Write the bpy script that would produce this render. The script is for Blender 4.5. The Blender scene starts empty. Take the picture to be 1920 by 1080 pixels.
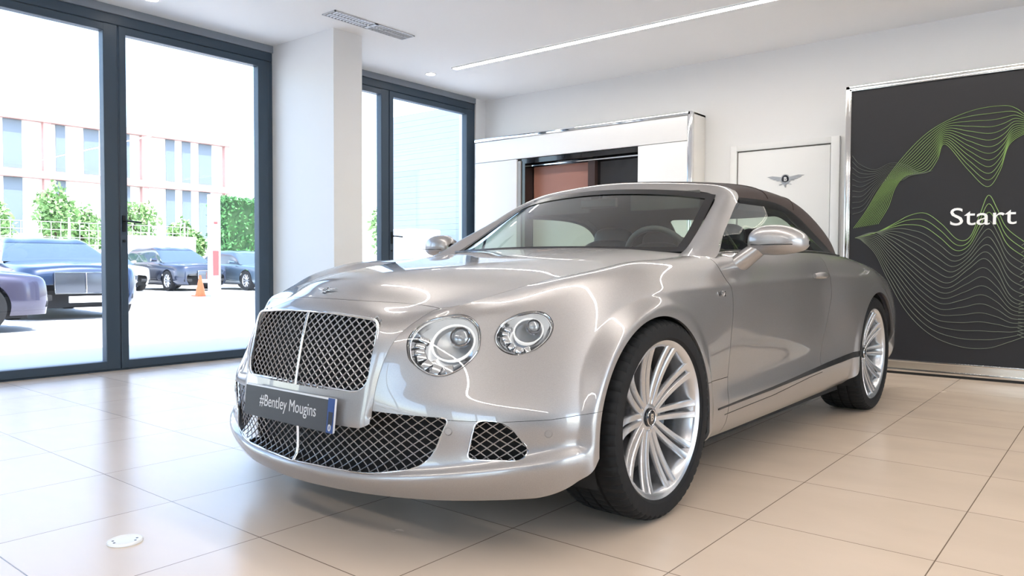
import bpy, bmesh, math, random
import numpy as np
from mathutils import Vector, Matrix

random.seed(7)
D = bpy.data
SC = bpy.context.scene
COL = SC.collection

# ------------------------------------------------------------------ camera, sky, sun, exposure
CAM_Z = 0.9199
cam_data = D.cameras.new('camera')
cam_data.sensor_width = 36.0
cam_data.lens = 1421.0 / 1920.0 * 36.0
cam_data.clip_start = 0.05
cam_data.clip_end = 400
cam = D.objects.new('camera', cam_data)
COL.objects.link(cam)
_yaw, _pitch, _roll = -0.683, 0.0306, 0.0038
_fw = Vector((math.sin(_yaw) * math.cos(_pitch), math.cos(_yaw) * math.cos(_pitch), -math.sin(_pitch)))
_rt = Vector((math.cos(_yaw), -math.sin(_yaw), 0))
_up = _rt.cross(_fw)
_r2 = _rt * math.cos(_roll) + _up * math.sin(_roll)
_u2 = _up * math.cos(_roll) - _rt * math.sin(_roll)
_m = Matrix((_r2, _u2, -_fw)).transposed().to_4x4()
_m.translation = Vector((0, 0, CAM_Z))
cam.matrix_world = _m
SC.camera = cam

SC.view_settings.view_transform = 'Standard'
SC.view_settings.look = 'None'
SC.view_settings.gamma = 1
SC.view_settings.use_curve_mapping = False
SC.view_settings.exposure = 0.47

world = D.worlds.new('sky')
SC.world = world
world.use_nodes = True
_wn = world.node_tree
_wn.nodes.clear()
_sky = _wn.nodes.new('ShaderNodeTexSky')
_sky.sky_type = 'NISHITA'
_sky.sun_disc = False
_sky.sun_elevation = math.radians(58)
_sky.sun_rotation = math.radians(100)
_sky.air_density = 1.0
_sky.dust_density = 1.6
_hs = _wn.nodes.new('ShaderNodeHueSaturation')
_hs.inputs['Saturation'].default_value = 0.95
_bg = _wn.nodes.new('ShaderNodeBackground')
_bg.inputs['Strength'].default_value = 0.82
_wo = _wn.nodes.new('ShaderNodeOutputWorld')
_wn.links.new(_sky.outputs[0], _hs.inputs['Color'])
_wn.links.new(_hs.outputs[0], _bg.inputs['Color'])
_wn.links.new(_bg.outputs[0], _wo.inputs['Surface'])

sun_data = D.lights.new('sun', 'SUN')
sun_data.energy = 10.0
sun_data.angle = math.radians(0.6)
sun_data.color = (1.0, 0.98, 0.95)
sun = D.objects.new('sun', sun_data)
COL.objects.link(sun)
sun.rotation_euler = Vector((-0.46, -0.16, -1.0)).to_track_quat('-Z', 'Y').to_euler()

# ------------------------------------------------------------------ scene helpers
def tag(o, label=None, cat=None, group=None, kind=None):
    if label: o['label'] = label
    if cat: o['category'] = cat
    if group: o['group'] = group
    if kind: o['kind'] = kind
    return o

def empty(name, loc=(0, 0, 0), rz=0.0, parent=None):
    o = D.objects.new(name, None)
    o.empty_display_size = 0.1
    COL.objects.link(o)
    o.location = loc
    o.rotation_euler = (0, 0, rz)
    if parent: o.parent = parent
    return o

def copy_tree(o, parent=None):
    c = o.copy()
    COL.objects.link(c)
    if parent: c.parent = parent
    for ch in list(o.children):
        copy_tree(ch, c)
    return c

def obj(name, me, mat=None, parent=None, loc=None, rz=None):
    """me: Blender mesh, or (verts, faces)."""
    if isinstance(me, (tuple, list)):
        m = D.meshes.new(name)
        m.from_pydata([tuple(map(float, v)) for v in me[0]], [], [tuple(map(int, f)) for f in me[1]])
        me = m
    if mat is not None:
        me.materials.clear()
        for q in (mat if isinstance(mat, (list, tuple)) else [mat]):
            me.materials.append(q)
    o = D.objects.new(name, me)
    COL.objects.link(o)
    if parent: o.parent = parent
    if loc is not None: o.location = loc
    if rz is not None: o.rotation_euler = (0, 0, rz)
    return o

def smooth(me, angle=None):
    me.polygons.foreach_set('use_smooth', [True] * len(me.polygons))
    if angle is not None:
        me.set_sharp_from_angle(angle=math.radians(angle))
    me.update()
    return me

class MB:
    """collects simple shapes into one mesh"""
    def __init__(s): s.v = []; s.f = []
    def add(s, vs, fs):
        n = len(s.v)
        s.v += [tuple(v) for v in vs]
        s.f += [tuple(i + n for i in f) for f in fs]
        return s
    def box(s, x0, x1, y0, y1, z0, z1):
        x0, x1 = min(x0, x1), max(x0, x1); y0, y1 = min(y0, y1), max(y0, y1); z0, z1 = min(z0, z1), max(z0, z1)
        return s.add([(x0,y0,z0),(x1,y0,z0),(x1,y1,z0),(x0,y1,z0),(x0,y0,z1),(x1,y0,z1),(x1,y1,z1),(x0,y1,z1)],
                     [(3,2,1,0),(4,5,6,7),(0,1,5,4),(1,2,6,5),(2,3,7,6),(3,0,4,7)])
    def tube(s, pts, r, n=10, cap=True, closed=False, flat=1.0, upv=None):
        pts = [Vector(p) for p in pts]
        N = len(pts)
        rr = r if isinstance(r, (list, tuple)) else [r] * N
        rings = []
        prev = None
        for i, p in enumerate(pts):
            if closed:
                t = (pts[(i + 1) % N] - pts[i - 1])
            else:
                t = (pts[min(i + 1, N - 1)] - pts[max(i - 1, 0)])
            t.normalize()
            if upv is not None:
                a = Vector(upv)
            elif prev is not None:
                a = prev
            else:
                a = Vector((0, 0, 1)) if abs(t.z) < 0.9 else Vector((1, 0, 0))
            a = (a - t * a.dot(t))
            if a.length < 1e-6: a = Vector((1, 0, 0)) - t * t.x
            a.normalize()
            prev = a
            b = t.cross(a)
            rings.append([p + (a * math.cos(2 * math.pi * k / n) * flat + b * math.sin(2 * math.pi * k / n)) * rr[i] for k in range(n)])
        vs = [v for R in rings for v in R]
        fs = []
        M = N if closed else N - 1
        for i in range(M):
            j = (i + 1) % N
            for k in range(n):
                fs.append((i * n + k, i * n + (k + 1) % n, j * n + (k + 1) % n, j * n + k))
        if cap and not closed:
            fs.append(tuple(range(n))[::-1])
            fs.append(tuple((N - 1) * n + k for k in range(n)))
        return s.add(vs, fs)
    def lathe(s, prof, n=48, axis='z', center=(0, 0, 0), close=False):
        """prof: (radius, height) pairs around the axis"""
        vs = []
        for k in range(n):
            a = 2 * math.pi * k / n
            for r, h in prof:
                x, y, z = r * math.cos(a), r * math.sin(a), h
                if axis == 'y': x, y, z = r * math.cos(a), h, r * math.sin(a)
                if axis == 'x': x, y, z = h, r * math.cos(a), r * math.sin(a)
                vs.append((x + center[0], y + center[1], z + center[2]))
        P = len(prof)
        fs = []
        for k in range(n):
            j = (k + 1) % n
            for i in range(P - 1 + (1 if close else 0)):
                i2 = (i + 1) % P
                q = (k * P + i, j * P + i, j * P + i2, k * P + i2)
                if axis == 'y': q = q[::-1]
                fs.append(q)
        return s.add(vs, fs)
    def prism(s, poly, h0, h1, axis='z'):
        """2D polygon pushed along an axis. axis x: poly=(y,z); y: (x,z); z: (x,y)"""
        def P(a, b, h): return {'z': (a, b, h), 'y': (a, h, b), 'x': (h, a, b)}[axis]
        n = len(poly)
        vs = [P(a, b, h0) for a, b in poly] + [P(a, b, h1) for a, b in poly]
        fs = [tuple(range(n)), tuple(range(2 * n - 1, n - 1, -1))]
        for i in range(n):
            j = (i + 1) % n
            fs.append((i, i + n, j + n, j))
        return s.add(vs, fs)
    def build(s, name, mat=None, parent=None, smooth_angle=None, bevel=0, segs=2, merge=False, fixn=True):
        me = D.meshes.new(name)
        me.from_pydata([tuple(map(float, v)) for v in s.v], [], s.f)
        bm = bmesh.new(); bm.from_mesh(me)
        if merge: bmesh.ops.remove_doubles(bm, verts=bm.verts, dist=1e-5)
        if fixn: bmesh.ops.recalc_face_normals(bm, faces=bm.faces)
        if bevel:
            es = [e for e in bm.edges if e.is_manifold and e.calc_face_angle(0) > math.radians(30)]
            bmesh.ops.bevel(bm, geom=es, offset=bevel, segments=segs, profile=0.5, affect='EDGES', clamp_overlap=True)
        bm.to_mesh(me); bm.free()
        if smooth_angle is not None or bevel:
            smooth(me, smooth_angle or 35)
        return obj(name, me, mat, parent)

def text_mesh(txt, size, extrude, loc, rot, name, mat, parent=None, align='CENTER', bold=0.0, xscale=1.0):
    cu = D.curves.new(name, 'FONT')
    cu.body = txt; cu.size = size; cu.extrude = extrude
    cu.align_x = align; cu.align_y = 'CENTER'
    cu.offset = bold
    cu.resolution_u = 4
    t = D.objects.new(name, cu)
    COL.objects.link(t)
    dg = bpy.context.evaluated_depsgraph_get()
    me = D.meshes.new_from_object(t.evaluated_get(dg))
    D.objects.remove(t)
    D.curves.remove(cu)
    M = rot.to_matrix().to_4x4() if hasattr(rot, 'to_matrix') else rot.to_4x4()
    M = Matrix.Translation(Vector(loc)) @ M @ Matrix.Diagonal((xscale, 1, 1, 1))
    me.transform(M)
    return obj(name, me, mat, parent)

# ------------------------------------------------------------------ materials (all procedural)
MATS = {}
def mat(name, col=(0.8, 0.8, 0.8), rough=0.5, metal=0.0, coat=0.0, noise=0.0, nscale=20.0, bump=0.0,
        emit=None, estr=0.0, spec=0.5, trans=0.0, ior=1.45, sheen=0.0, coatr=0.03, rvar=0.0, stretch=None):
    if name in MATS: return MATS[name]
    m = D.materials.new(name)
    m.use_nodes = True
    nt = m.node_tree
    b = nt.nodes['Principled BSDF']
    b.inputs['Base Color'].default_value = (*col, 1)
    b.inputs['Roughness'].default_value = rough
    b.inputs['Metallic'].default_value = metal
    b.inputs['Coat Weight'].default_value = coat
    b.inputs['Coat Roughness'].default_value = coatr
    b.inputs['Specular IOR Level'].default_value = spec
    b.inputs['Transmission Weight'].default_value = trans
    b.inputs['IOR'].default_value = ior
    b.inputs['Sheen Weight'].default_value = sheen
    if emit is not None:
        b.inputs['Emission Color'].default_value = (*emit, 1)
        b.inputs['Emission Strength'].default_value = estr
    if noise or bump or rvar:
        tc = nt.nodes.new('ShaderNodeTexCoord')
        mp = nt.nodes.new('ShaderNodeMapping')
        if stretch: mp.inputs['Scale'].default_value = stretch
        nz = nt.nodes.new('ShaderNodeTexNoise')
        nz.inputs['Scale'].default_value = nscale
        nz.inputs['Detail'].default_value = 4
        nt.links.new(tc.outputs['Object'], mp.inputs['Vector'])
        nt.links.new(mp.outputs[0], nz.inputs['Vector'])
        if noise:
            mx = nt.nodes.new('ShaderNodeMix'); mx.data_type = 'RGBA'
            mx.inputs[6].default_value = (*[c * (1 - noise) for c in col], 1)
            mx.inputs[7].default_value = (*[min(1, c * (1 + noise)) for c in col], 1)
            nt.links.new(nz.outputs['Fac'], mx.inputs[0])
            nt.links.new(mx.outputs[2], b.inputs['Base Color'])
        if rvar:
            mr = nt.nodes.new('ShaderNodeMapRange')
            mr.inputs['To Min'].default_value = max(0, rough - rvar)
            mr.inputs['To Max'].default_value = rough + rvar
            nt.links.new(nz.outputs['Fac'], mr.inputs['Value'])
            nt.links.new(mr.outputs[0], b.inputs['Roughness'])
        if bump:
            bp = nt.nodes.new('ShaderNodeBump')
            bp.inputs['Strength'].default_value = bump
            bp.inputs['Distance'].default_value = 0.01
            nt.links.new(nz.outputs['Fac'], bp.inputs['Height'])
            nt.links.new(bp.outputs[0], b.inputs['Normal'])
    MATS[name] = m
    return m

def glass_mat(name, tint=(1, 1, 1), refl=1.0, f0=1.5, rough=0.0):
    """thin pane: clear see-through plus mirror reflection after Fresnel"""
    if name in MATS: return MATS[name]
    m = D.materials.new(name); m.use_nodes = True
    nt = m.node_tree; nt.nodes.clear()
    out = nt.nodes.new('ShaderNodeOutputMaterial')
    tr = nt.nodes.new('ShaderNodeBsdfTransparent'); tr.inputs[0].default_value = (*tint, 1)
    gl = nt.nodes.new('ShaderNodeBsdfGlossy'); gl.inputs['Roughness'].default_value = rough
    gl.inputs[0].default_value = (refl, refl, refl, 1)
    lw = nt.nodes.new('ShaderNodeLayerWeight'); lw.inputs[0].default_value = 0.5
    pw = nt.nodes.new('ShaderNodeMath'); pw.operation = 'POWER'; pw.inputs[1].default_value = 4.0
    fr = nt.nodes.new('ShaderNodeMapRange'); fr.inputs['To Min'].default_value = ((f0 - 1) / (f0 + 1)) ** 2
    mx = nt.nodes.new('ShaderNodeMixShader')
    nt.links.new(lw.outputs['Facing'], pw.inputs[0]); nt.links.new(pw.outputs[0], fr.inputs['Value'])
    nt.links.new(fr.outputs[0], mx.inputs[0])
    nt.links.new(tr.outputs[0], mx.inputs[1]); nt.links.new(gl.outputs[0], mx.inputs[2])
    nt.links.new(mx.outputs[0], out.inputs[0])
    MATS[name] = m
    return m
# ------------------------------------------------------------------ the showroom
XL, XR, YB, YF, ZC = -6.70, 5.6, 7.65, -4.6, 3.10
M_wall = mat('wall_paint', (0.82, 0.82, 0.815), 0.6, noise=0.01, nscale=3)
M_ceil = mat('ceiling_paint', (0.95, 0.95, 0.95), 0.7, noise=0.01, nscale=2)
M_frame = mat('anthracite_aluminium', (0.042, 0.066, 0.095), 0.42, rvar=0.04, nscale=30)
M_track = mat('grey_aluminium', (0.22, 0.25, 0.29), 0.4, rvar=0.04, nscale=30)
M_chrome = mat('chrome', (0.86, 0.86, 0.86), 0.06, 1.0, rvar=0.02, nscale=60)
M_pane = glass_mat('window_glass', (0.955, 0.975, 0.98), 1.0, 1.45)

def floor_material():
    m = D.materials.new('floor_tiles'); m.use_nodes = True
    nt = m.node_tree; b = nt.nodes['Principled BSDF']
    tc = nt.nodes.new('ShaderNodeTexCoord')
    mp = nt.nodes.new('ShaderNodeMapping')
    mp.inputs['Location'].default_value = (0.45, -0.81, 0)
    br = nt.nodes.new('ShaderNodeTexBrick')
    br.offset = 0.0; br.squash = 1.0
    br.inputs['Scale'].default_value = 1.0
    br.inputs['Brick Width'].default_value = 0.6
    br.inputs['Row Height'].default_value = 0.614
    br.inputs['Mortar Size'].default_value = 0.0022
    br.inputs['Mortar Smooth'].default_value = 0.3
    br.inputs['Color1'].default_value = (0.64, 0.52, 0.412, 1)
    br.inputs['Color2'].default_value = (0.67, 0.545, 0.43, 1)
    br.inputs['Mortar'].default_value = (0.20, 0.145, 0.105, 1)
    nt.links.new(tc.outputs['Object'], mp.inputs[0]); nt.links.new(mp.outputs[0], br.inputs['Vector'])
    nz = nt.nodes.new('ShaderNodeTexNoise'); nz.inputs['Scale'].default_value = 2.2; nz.inputs['Detail'].default_value = 5
    mp2 = nt.nodes.new('ShaderNodeMapping'); mp2.inputs['Scale'].default_value = (1, 2.2, 1)
    nt.links.new(tc.outputs['Object'], mp2.inputs[0]); nt.links.new(mp2.outputs[0], nz.inputs['Vector'])
    mx = nt.nodes.new('ShaderNodeMix'); mx.data_type = 'RGBA'; mx.blend_type = 'MULTIPLY'
    mx.inputs[0].default_value = 0.5
    rp = nt.nodes.new('ShaderNodeMapRange')
    rp.inputs['To Min'].default_value = 0.86; rp.inputs['To Max'].default_value = 1.14
    nt.links.new(nz.outputs['Fac'], rp.inputs['Value'])
    nt.links.new(br.outputs['Color'], mx.inputs[6]); nt.links.new(rp.outputs[0], mx.inputs[7])
    nt.links.new(mx.outputs[2], b.inputs['Base Color'])
    rr = nt.nodes.new('ShaderNodeMapRange')
    rr.inputs['To Min'].default_value = 0.20; rr.inputs['To Max'].default_value = 0.30
    nt.links.new(nz.outputs['Fac'], rr.inputs['Value'])
    nt.links.new(rr.outputs[0], b.inputs['Roughness'])
    bp = nt.nodes.new('ShaderNodeBump'); bp.inputs['Strength'].default_value = 0.5; bp.inputs['Distance'].default_value = 0.002
    bp.invert = True
    nt.links.new(br.outputs['Fac'], bp.inputs['Height']); nt.links.new(bp.outputs[0], b.inputs['Normal'])
    b.inputs['Specular IOR Level'].default_value = 0.42
    return m

def struct(name, mb, m, parent=None, **k):
    o = mb.build(name, m, parent, **k)
    if parent is None: tag(o, kind='structure')
    return o

struct('floor', MB().box(XL - 0.12, XR, YF, YB, -0.12, 0), floor_material())
struct('ceiling', MB().box(XL - 0.3, XR + 2.2, YF, YB, ZC, ZC + 0.2), M_ceil)  # runs on past the right wall as an added canopy that blocks the sun
struct('wall_back', MB().box(XL - 0.3, XR, YB, YB + 0.2, -0.12, ZC + 0.2), M_wall)
struct('wall_right', MB().box(XR, XR + 0.2, YF, 0.2, -0.12, ZC).box(XR, XR + 0.2, 5.2, YB, -0.12, ZC).box(XR, XR + 0.2, 0.2, 5.2, 2.75, ZC), mat('slate_blue_wall', (0.10, 0.18, 0.33), 0.6, noise=0.03, nscale=3))  # unseen wall, its blue chosen to tint reflections in the car's flank
wl = MB()
wl.box(XL - 0.3, -5.74, 4.43, 4.765, -0.02, ZC)           # the fin beside the entrance
wl.box(XL - 0.3, XL, 4.765, 5.02, -0.02, ZC)
wl.box(XL - 0.3, XL, 7.47, YB, -0.12, ZC)
wl.box(XL - 0.3, XL - 0.0, -2.0, 1.25, -0.12, 0.0)
wl.box(XL - 0.3, XL, 1.02, 1.30, -0.02, ZC)
wl.box(XL - 0.3, XL, YF, -1.9, -0.02, ZC)
wl.box(XL - 0.3, XL, YF - .2, YB + .2, ZC + 0.2, 4.7)  # unseen upper wall, added to lengthen the building's shadow on the yard
struct('wall_left', wl, M_wall)
wf = MB()
wf.box(XL - 0.3, XR + 0.2, YF - 0.2, YF, 2.75, ZC + 0.2)
wf.box(XL - 0.3, -4.6, YF - 0.2, YF, -0.12, 2.75)
wf.box(-1.2, 0.2, YF - 0.2, YF, -0.12, 2.75)
wf.box(3.6, XR + 0.2, YF - 0.2, YF, -0.12, 2.75)
struct('wall_front', wf, M_wall)

def door_window(name, y0, y1, mid, handle_z=1.28, left_leaf=True):
    """floor-to-ceiling pair of glazed leaves in the left wall; x is the inner face"""
    root = empty(name, (XL, (y0 + y1) / 2, 0)); tag(root, kind='structure')
    def P(n, mb, m, bevel=0.0): 
        o = mb.build(n, m, root, bevel=bevel, segs=1)
        o.location = (-XL, -(y0 + y1) / 2, 0); return o
    x0, x1 = XL - 0.13, XL + 0.0
    t = MB()
    t.box(x0, x1 - 0.02, y0, y1, 2.945, 3.03)
    t.box(x0, x1 - 0.021, y0, y0 + 0.05, 0.012, 2.945); t.box(x0, x1 - 0.021, y1 - 0.05, y1, 0.012, 2.945)
    t.box(x0, x1 - 0.02, y0, y1, -0.01, 0.012)
    P('frame', t, M_frame, 0.004)
    P('head_track', MB().box(x0, x1, y0, y1, 3.03, 3.10), M_track, 0.003)
    for (a, b) in ((y0 + 0.05, mid - 0.006), (mid + 0.006, y1 - 0.05)):
        s = MB()
        wL = 0.115
        s.box(x0 + 0.03, x1 - 0.01, a, a + (0.06 if a > mid else wL), 0.012, 2.94)
        s.box(x0 + 0.03, x1 - 0.01, b - wL, b, 0.012, 2.94)
        s.box(x0 + 0.031, x1 - 0.011, a + .01, b - .01, 2.875, 2.938)
        s.box(x0 + 0.031, x1 - 0.011, a + .01, b - .01, 0.014, 0.085)
        P('leaf_frame', s, M_frame, 0.005)
        P('glass_pane', MB().box(x0 + 0.07, x0 + 0.078, a + 0.03, b - 0.03, 0.05, 2.9), M_pane)
    h = MB()
    hy = mid + 0.03
    h.box(x1 - 0.012, x1 + 0.004, hy - 0.012, hy + 0.012, handle_z - 0.09, handle_z + 0.05)
    h.tube([(x1, hy, handle_z), (x1 + 0.045, hy, handle_z), (x1 + 0.05, hy + 0.02, handle_z), (x1 + 0.05, hy + 0.12, handle_z - 0.006)], 0.008, 8)
    h.tube([(x1 - 0.005, hy, handle_z - 0.17), (x1 + 0.004, hy, handle_z - 0.17)], 0.012, 12)
    P('door_handle', h, mat('dark_metal', (0.04, 0.045, 0.05), 0.3, 0.8, rvar=0.03))
    return root
door_window('window_1', 1.30, 4.43, 2.925)
door_window('window_2', 5.02, 7.47, 5.975, 1.25)
door_window('window_3', -1.9, 1.02, -0.45)  # out of view, added to let in more daylight
for k, (a, b) in enumerate(((-4.6, -1.2), (0.2, 3.6))):  # invented windows behind the camera, there for daylight and reflections
    root = empty('window_%d' % (4 + k), ((a + b) / 2, YF, 0)); tag(root, kind='structure')
    t = MB(); t.box(a, b, YF - 0.14, YF - 0.04, 2.67, 2.75); t.box(a, b, YF - 0.14, YF - 0.04, 0, 0.08)
    for xx in (a, (a + b) / 2 - 0.05, b - 0.09): t.box(xx, xx + 0.09, YF - 0.14, YF - 0.04, 0, 2.75)
    o = t.build('frame', M_frame, root); o.location = (-(a + b) / 2, -YF, 0)
    o = MB().box(a + 0.05, b - 0.05, YF - 0.1, YF - 0.092, 0.05, 2.7).build('glass_pane', M_pane, root); o.location = (-(a + b) / 2, -YF, 0)

root = empty('window_6', (XR, 2.7, 0)); tag(root, kind='structure')  # invented right-hand window, added for bluish daylight on the car's side
t = MB(); t.box(XR + .04, XR + .14, .2, 5.2, 2.67, 2.75); t.box(XR + .04, XR + .14, .2, 5.2, -.05, 0.08)
for yy in (.2, 1.83, 3.47, 5.11): t.box(XR + .04, XR + .14, yy, yy + .09, 0.08, 2.67)
o = t.build('frame', M_frame, root); o.location = (-XR, -2.7, 0)
o = MB().box(XR + .08, XR + .088, .25, 5.15, 0.05, 2.7).build('glass_pane', M_pane, root); o.location = (-XR, -2.7, 0)

# ---- ceiling lights, air grille
def led(name, x0, x1, y0, y1, label, strength):
    root = empty(name, (x0, y0, ZC)); tag(root, label, 'ceiling light', kind=None)
    o = MB().box(0, x1 - x0, 0, y1 - y0, -0.012, -0.004).build('diffuser', mat('led_diffuser', (1, 1, 1), 0.5, emit=(1, 0.94, 0.87), estr=strength), root)
    f = MB()
    f.box(-0.008, x1 - x0 + 0.008, -0.008, 0, -0.016, -0.001); f.box(-0.008, x1 - x0 + 0.008, y1 - y0, y1 - y0 + 0.008, -0.016, -0.001)
    f.box(-0.008, 0, 0, y1 - y0, -0.016, -0.001); f.box(x1 - x0, x1 - x0 + 0.008, 0, y1 - y0, -0.016, -0.001)
    f.build('trim_profile', mat('white_trim', (0.85, 0.85, 0.85), 0.4, rvar=0.03), root)
    return root
led('led_light_strip', -5.85, 4.4, 6.13, 6.20, 'long thin white light strip running along the ceiling', 36)
led('led_light_strip', -3.6, 4.4, 2.6, 2.67, 'white light strip in the ceiling above the car bonnet', 50)
led('led_light_strip', -3.6, 4.4, -0.9, -0.83, 'white light strip in the ceiling behind the camera', 50)

def downlight(x, y, label):
    root = empty('ceiling_downlight', (x, y, ZC)); tag(root, label, 'ceiling light', 'recessed round downlights')
    MB().lathe([(0.052, -0.001), (0.052, -0.006), (0.062, -0.008), (0.066, -0.001)], 32).build('trim_ring', mat('white_trim', (0.85, 0.85, 0.85), 0.4, rvar=0.03), root, 40)
    MB().lathe([(0.0001, -0.004), (0.051, -0.004)], 32).build('lens', mat('downlight_lens', (1, 1, 1), 0.4, emit=(1, 0.92, 0.82), estr=30), root)
downlight(-6.25, 6.19, 'round downlight beside the end of the long light strip')
downlight(-6.30, 3.02, 'round downlight at the top edge above the left glass door')

g = empty('air_grille', (-5.42, 4.6, ZC)); tag(g, 'narrow grey slatted air vent in the ceiling in front of the column', 'air vent')
MG = mat('vent_grey', (0.62, 0.63, 0.65), 0.45, 0.3, rvar=0.04)
f = MB()
for (a, b, c, d_) in ((-0.09, 0.09, -0.47, -0.455), (-0.09, 0.09, 0.455, 0.47), (-0.09, -0.078, -0.47, 0.47), (0.078, 0.09, -0.47, 0.47), (-0.006, 0.006, -0.47, 0.47), (-0.09, 0.09, -0.02, 0.02)):
    f.box(a, b, c, d_, -0.010, -0.001)
f.build('vent_frame', MG, g)
s = MB()
for k in range(26):
    y = -0.45 + 0.9 * (k + 0.5) / 26
    s.add([(-0.078, y, -0.002), (0.078, y, -0.002), (0.078, y + 0.009, -0.012), (-0.078, y + 0.009, -0.012)], [(0, 1, 2, 3)])
s.build('slats', MG, g)
MB().box(-0.08, 0.08, -0.46, 0.46, -0.0015, -0.0005).build('duct_backing', mat('dark_void', (0.05, 0.05, 0.055), 0.8, noise=0.1), g)
# ------------------------------------------------------------------ fittings of the showroom
def spline(pts, n):
    """Catmull-Rom through points (any dimension)"""
    P = np.array(pts, float)
    P = np.vstack([2 * P[0] - P[1], P, 2 * P[-1] - P[-2]])
    out = []
    m = len(P) - 3
    for t in np.linspace(0, m, n):
        i = min(int(t), m - 1); f = t - i
        a, b, c, d = P[i], P[i + 1], P[i + 2], P[i + 3]
        out.append(0.5 * ((2 * b) + (c - a) * f + (2 * a - 5 * b + 4 * c - d) * f * f + (3 * b - a - 3 * c + d) * f ** 3))
    return np.array(out)

M_lacq = mat('white_lacquer', (0.84, 0.84, 0.84), 0.34, coat=0.15, rvar=0.02)
M_white = mat('white_paint', (0.82, 0.82, 0.81), 0.35, rvar=0.03)
M_black = mat('black_gloss', (0.012, 0.011, 0.012), 0.08, coat=0.5, rvar=0.02)
M_void = mat('dark_void', (0.05, 0.05, 0.055), 0.8, noise=0.1)

cab = empty('display_cabinet', (-5.08, 7.49, 0))
tag(cab, 'large white lacquered wall cabinet with chrome edges behind the car', 'cabinet')
def cp(mb, n, m, **k):
    o = mb.build(n, m, cab, **k); o.location = (5.08, -7.49, 0); return o
X0, X1, YC, ZT = -6.60, -3.555, 7.33, 2.53
b = MB()
b.box(X0, X0 + 0.03, YC + 0.03, YB - 0.005, 0.0, ZT - 0.005); b.box(X1 - 0.03, X1, YC + 0.05, YB - 0.005, 0.0, ZT - 0.005)
b.box(X0, X1, YC + 0.05, YB - 0.005, ZT - 0.03, ZT - 0.005); b.box(X0, X1, YC + 0.03, YB - 0.005, 0.0, 0.05)
b.box(-5.93, -5.90, YC + 0.03, YB - 0.01, 0.05, 2.2); b.box(-4.196, -4.166, YC + 0.03, YB - 0.01, 0.05, 2.2)
b.box(X0 + 0.03, X1 - 0.03, YB - 0.03, YB - 0.005, 0.05, ZT - 0.03)
cp(b, 'carcass', mat('cabinet_side_lacquer', (0.80, 0.77, 0.72), 0.2, coat=0.3, rvar=0.02), bevel=0.004)
cp(MB().box(X0 + 0.018, X1 - 0.055, YC, YC + 0.03, 2.228, ZT - 0.045), 'top_panel', M_lacq, bevel=0.003)
cp(MB().box(X0 + 0.018, -5.90, YC, YC + 0.03, 0.06, 2.222), 'door_panel', M_lacq, bevel=0.003)
cp(MB().box(-4.196, X1 - 0.055, YC, YC + 0.03, 0.06, 2.222), 'door_panel', M_lacq, bevel=0.003)
e = MB()
e.box(X0, X1 - 0.02, YC - 0.004, YC + 0.04, ZT - 0.04, ZT); e.box(X0, X0 + 0.016, YC - 0.004, YC + 0.04, 0.02, ZT - 0.04)
e.box(X1 - 0.052, X1 - 0.0, YC - 0.004, YC + 0.04, 0.02, ZT)
cp(e, 'chrome_edge', M_chrome, bevel=0.008)
n = MB(); n.box(-5.90, -5.845, YC + 0.012, YC + 0.30, 0.06, 2.2)
cp(n, 'niche_reveal', mat('grey_reveal', (0.33, 0.32, 0.31), 0.3, rvar=0.03))
n = MB()
n.box(-5.845, -4.196, YC + 0.03, YC + 0.29, 2.165, 2.222); n.box(-5.845, -5.79, YC + 0.03, YC + 0.29, 0.06, 2.165)
n.box(-5.845, -4.196, YC + 0.25, YC + 0.29, 0.06, 2.165)
cp(n, 'niche_lining', M_black)
cp(MB().box(-5.79, -4.21, YC + 0.10, YC + 0.106, 2.135, 2.147), 'light_rail', M_chrome)
cp(MB().box(-5.785, -4.20, YC + 0.19, YC + 0.23, 0.06, 1.585), 'lower_panel', mat('panel_light_beige', (.62, .60, .55), .4, rvar=.03), bevel=.003)
cp(MB().box(-5.78, -4.93, YC + 0.20, YC + 0.23, 1.6, 2.135), 'copper_reflection', mat('copper_brown_reflection', (0.36, 0.165, 0.12), 0.35, noise=0.08, nscale=4))  # copper colour paints in a reflection on the niche's dark screen
cp(MB().box(-4.925, -4.83, YC + 0.12, YC + 0.18, 1.6, 2.135), 'divider', mat('dark_brown_wood', (0.055, 0.03, 0.025), 0.3, noise=0.2, nscale=8, stretch=(1, 1, 0.1)))
cp(MB().box(-4.83, -4.21, YC + 0.18, YC + 0.185, 1.6, 2.135), 'screen', M_black)

# door in the back wall with the winged emblem
d1 = empty('door_1', (-2.717, YB, 0)); tag(d1, kind='structure')
def dp(mb, n, m, par=d1, **k):
    o = mb.build(n, m, par, **k)
    if par is d1: o.location = (2.717, -YB, 0)
    return o
dp(MB().box(-3.176, -2.257, YB - 0.028, YB - 0.001, 0.006, 2.090), 'door_leaf', M_white, bevel=0.002)
f = MB()
f.box(-3.190, -3.182, YB - 0.010, YB - 0.001, 0.0, 2.105); f.box(-3.182, -2.245, YB - 0.009, YB - 0.001, 2.097, 2.105)
dp(f, 'shadow_gap', mat('shadow_gap_grey', (0.16, 0.15, 0.14), 0.7, noise=0.05))
f = MB(); f.box(-2.25, -2.17, YB - 0.034, YB - 0.001, 0, 2.165); f.box(-3.26, -3.19, YB - 0.034, YB - 0.001, 0, 2.165); f.box(-3.19, -2.25, YB - 0.0335, YB - 0.001, 2.105, 2.165)
dp(f, 'door_frame', M_white, bevel=0.003)

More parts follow.
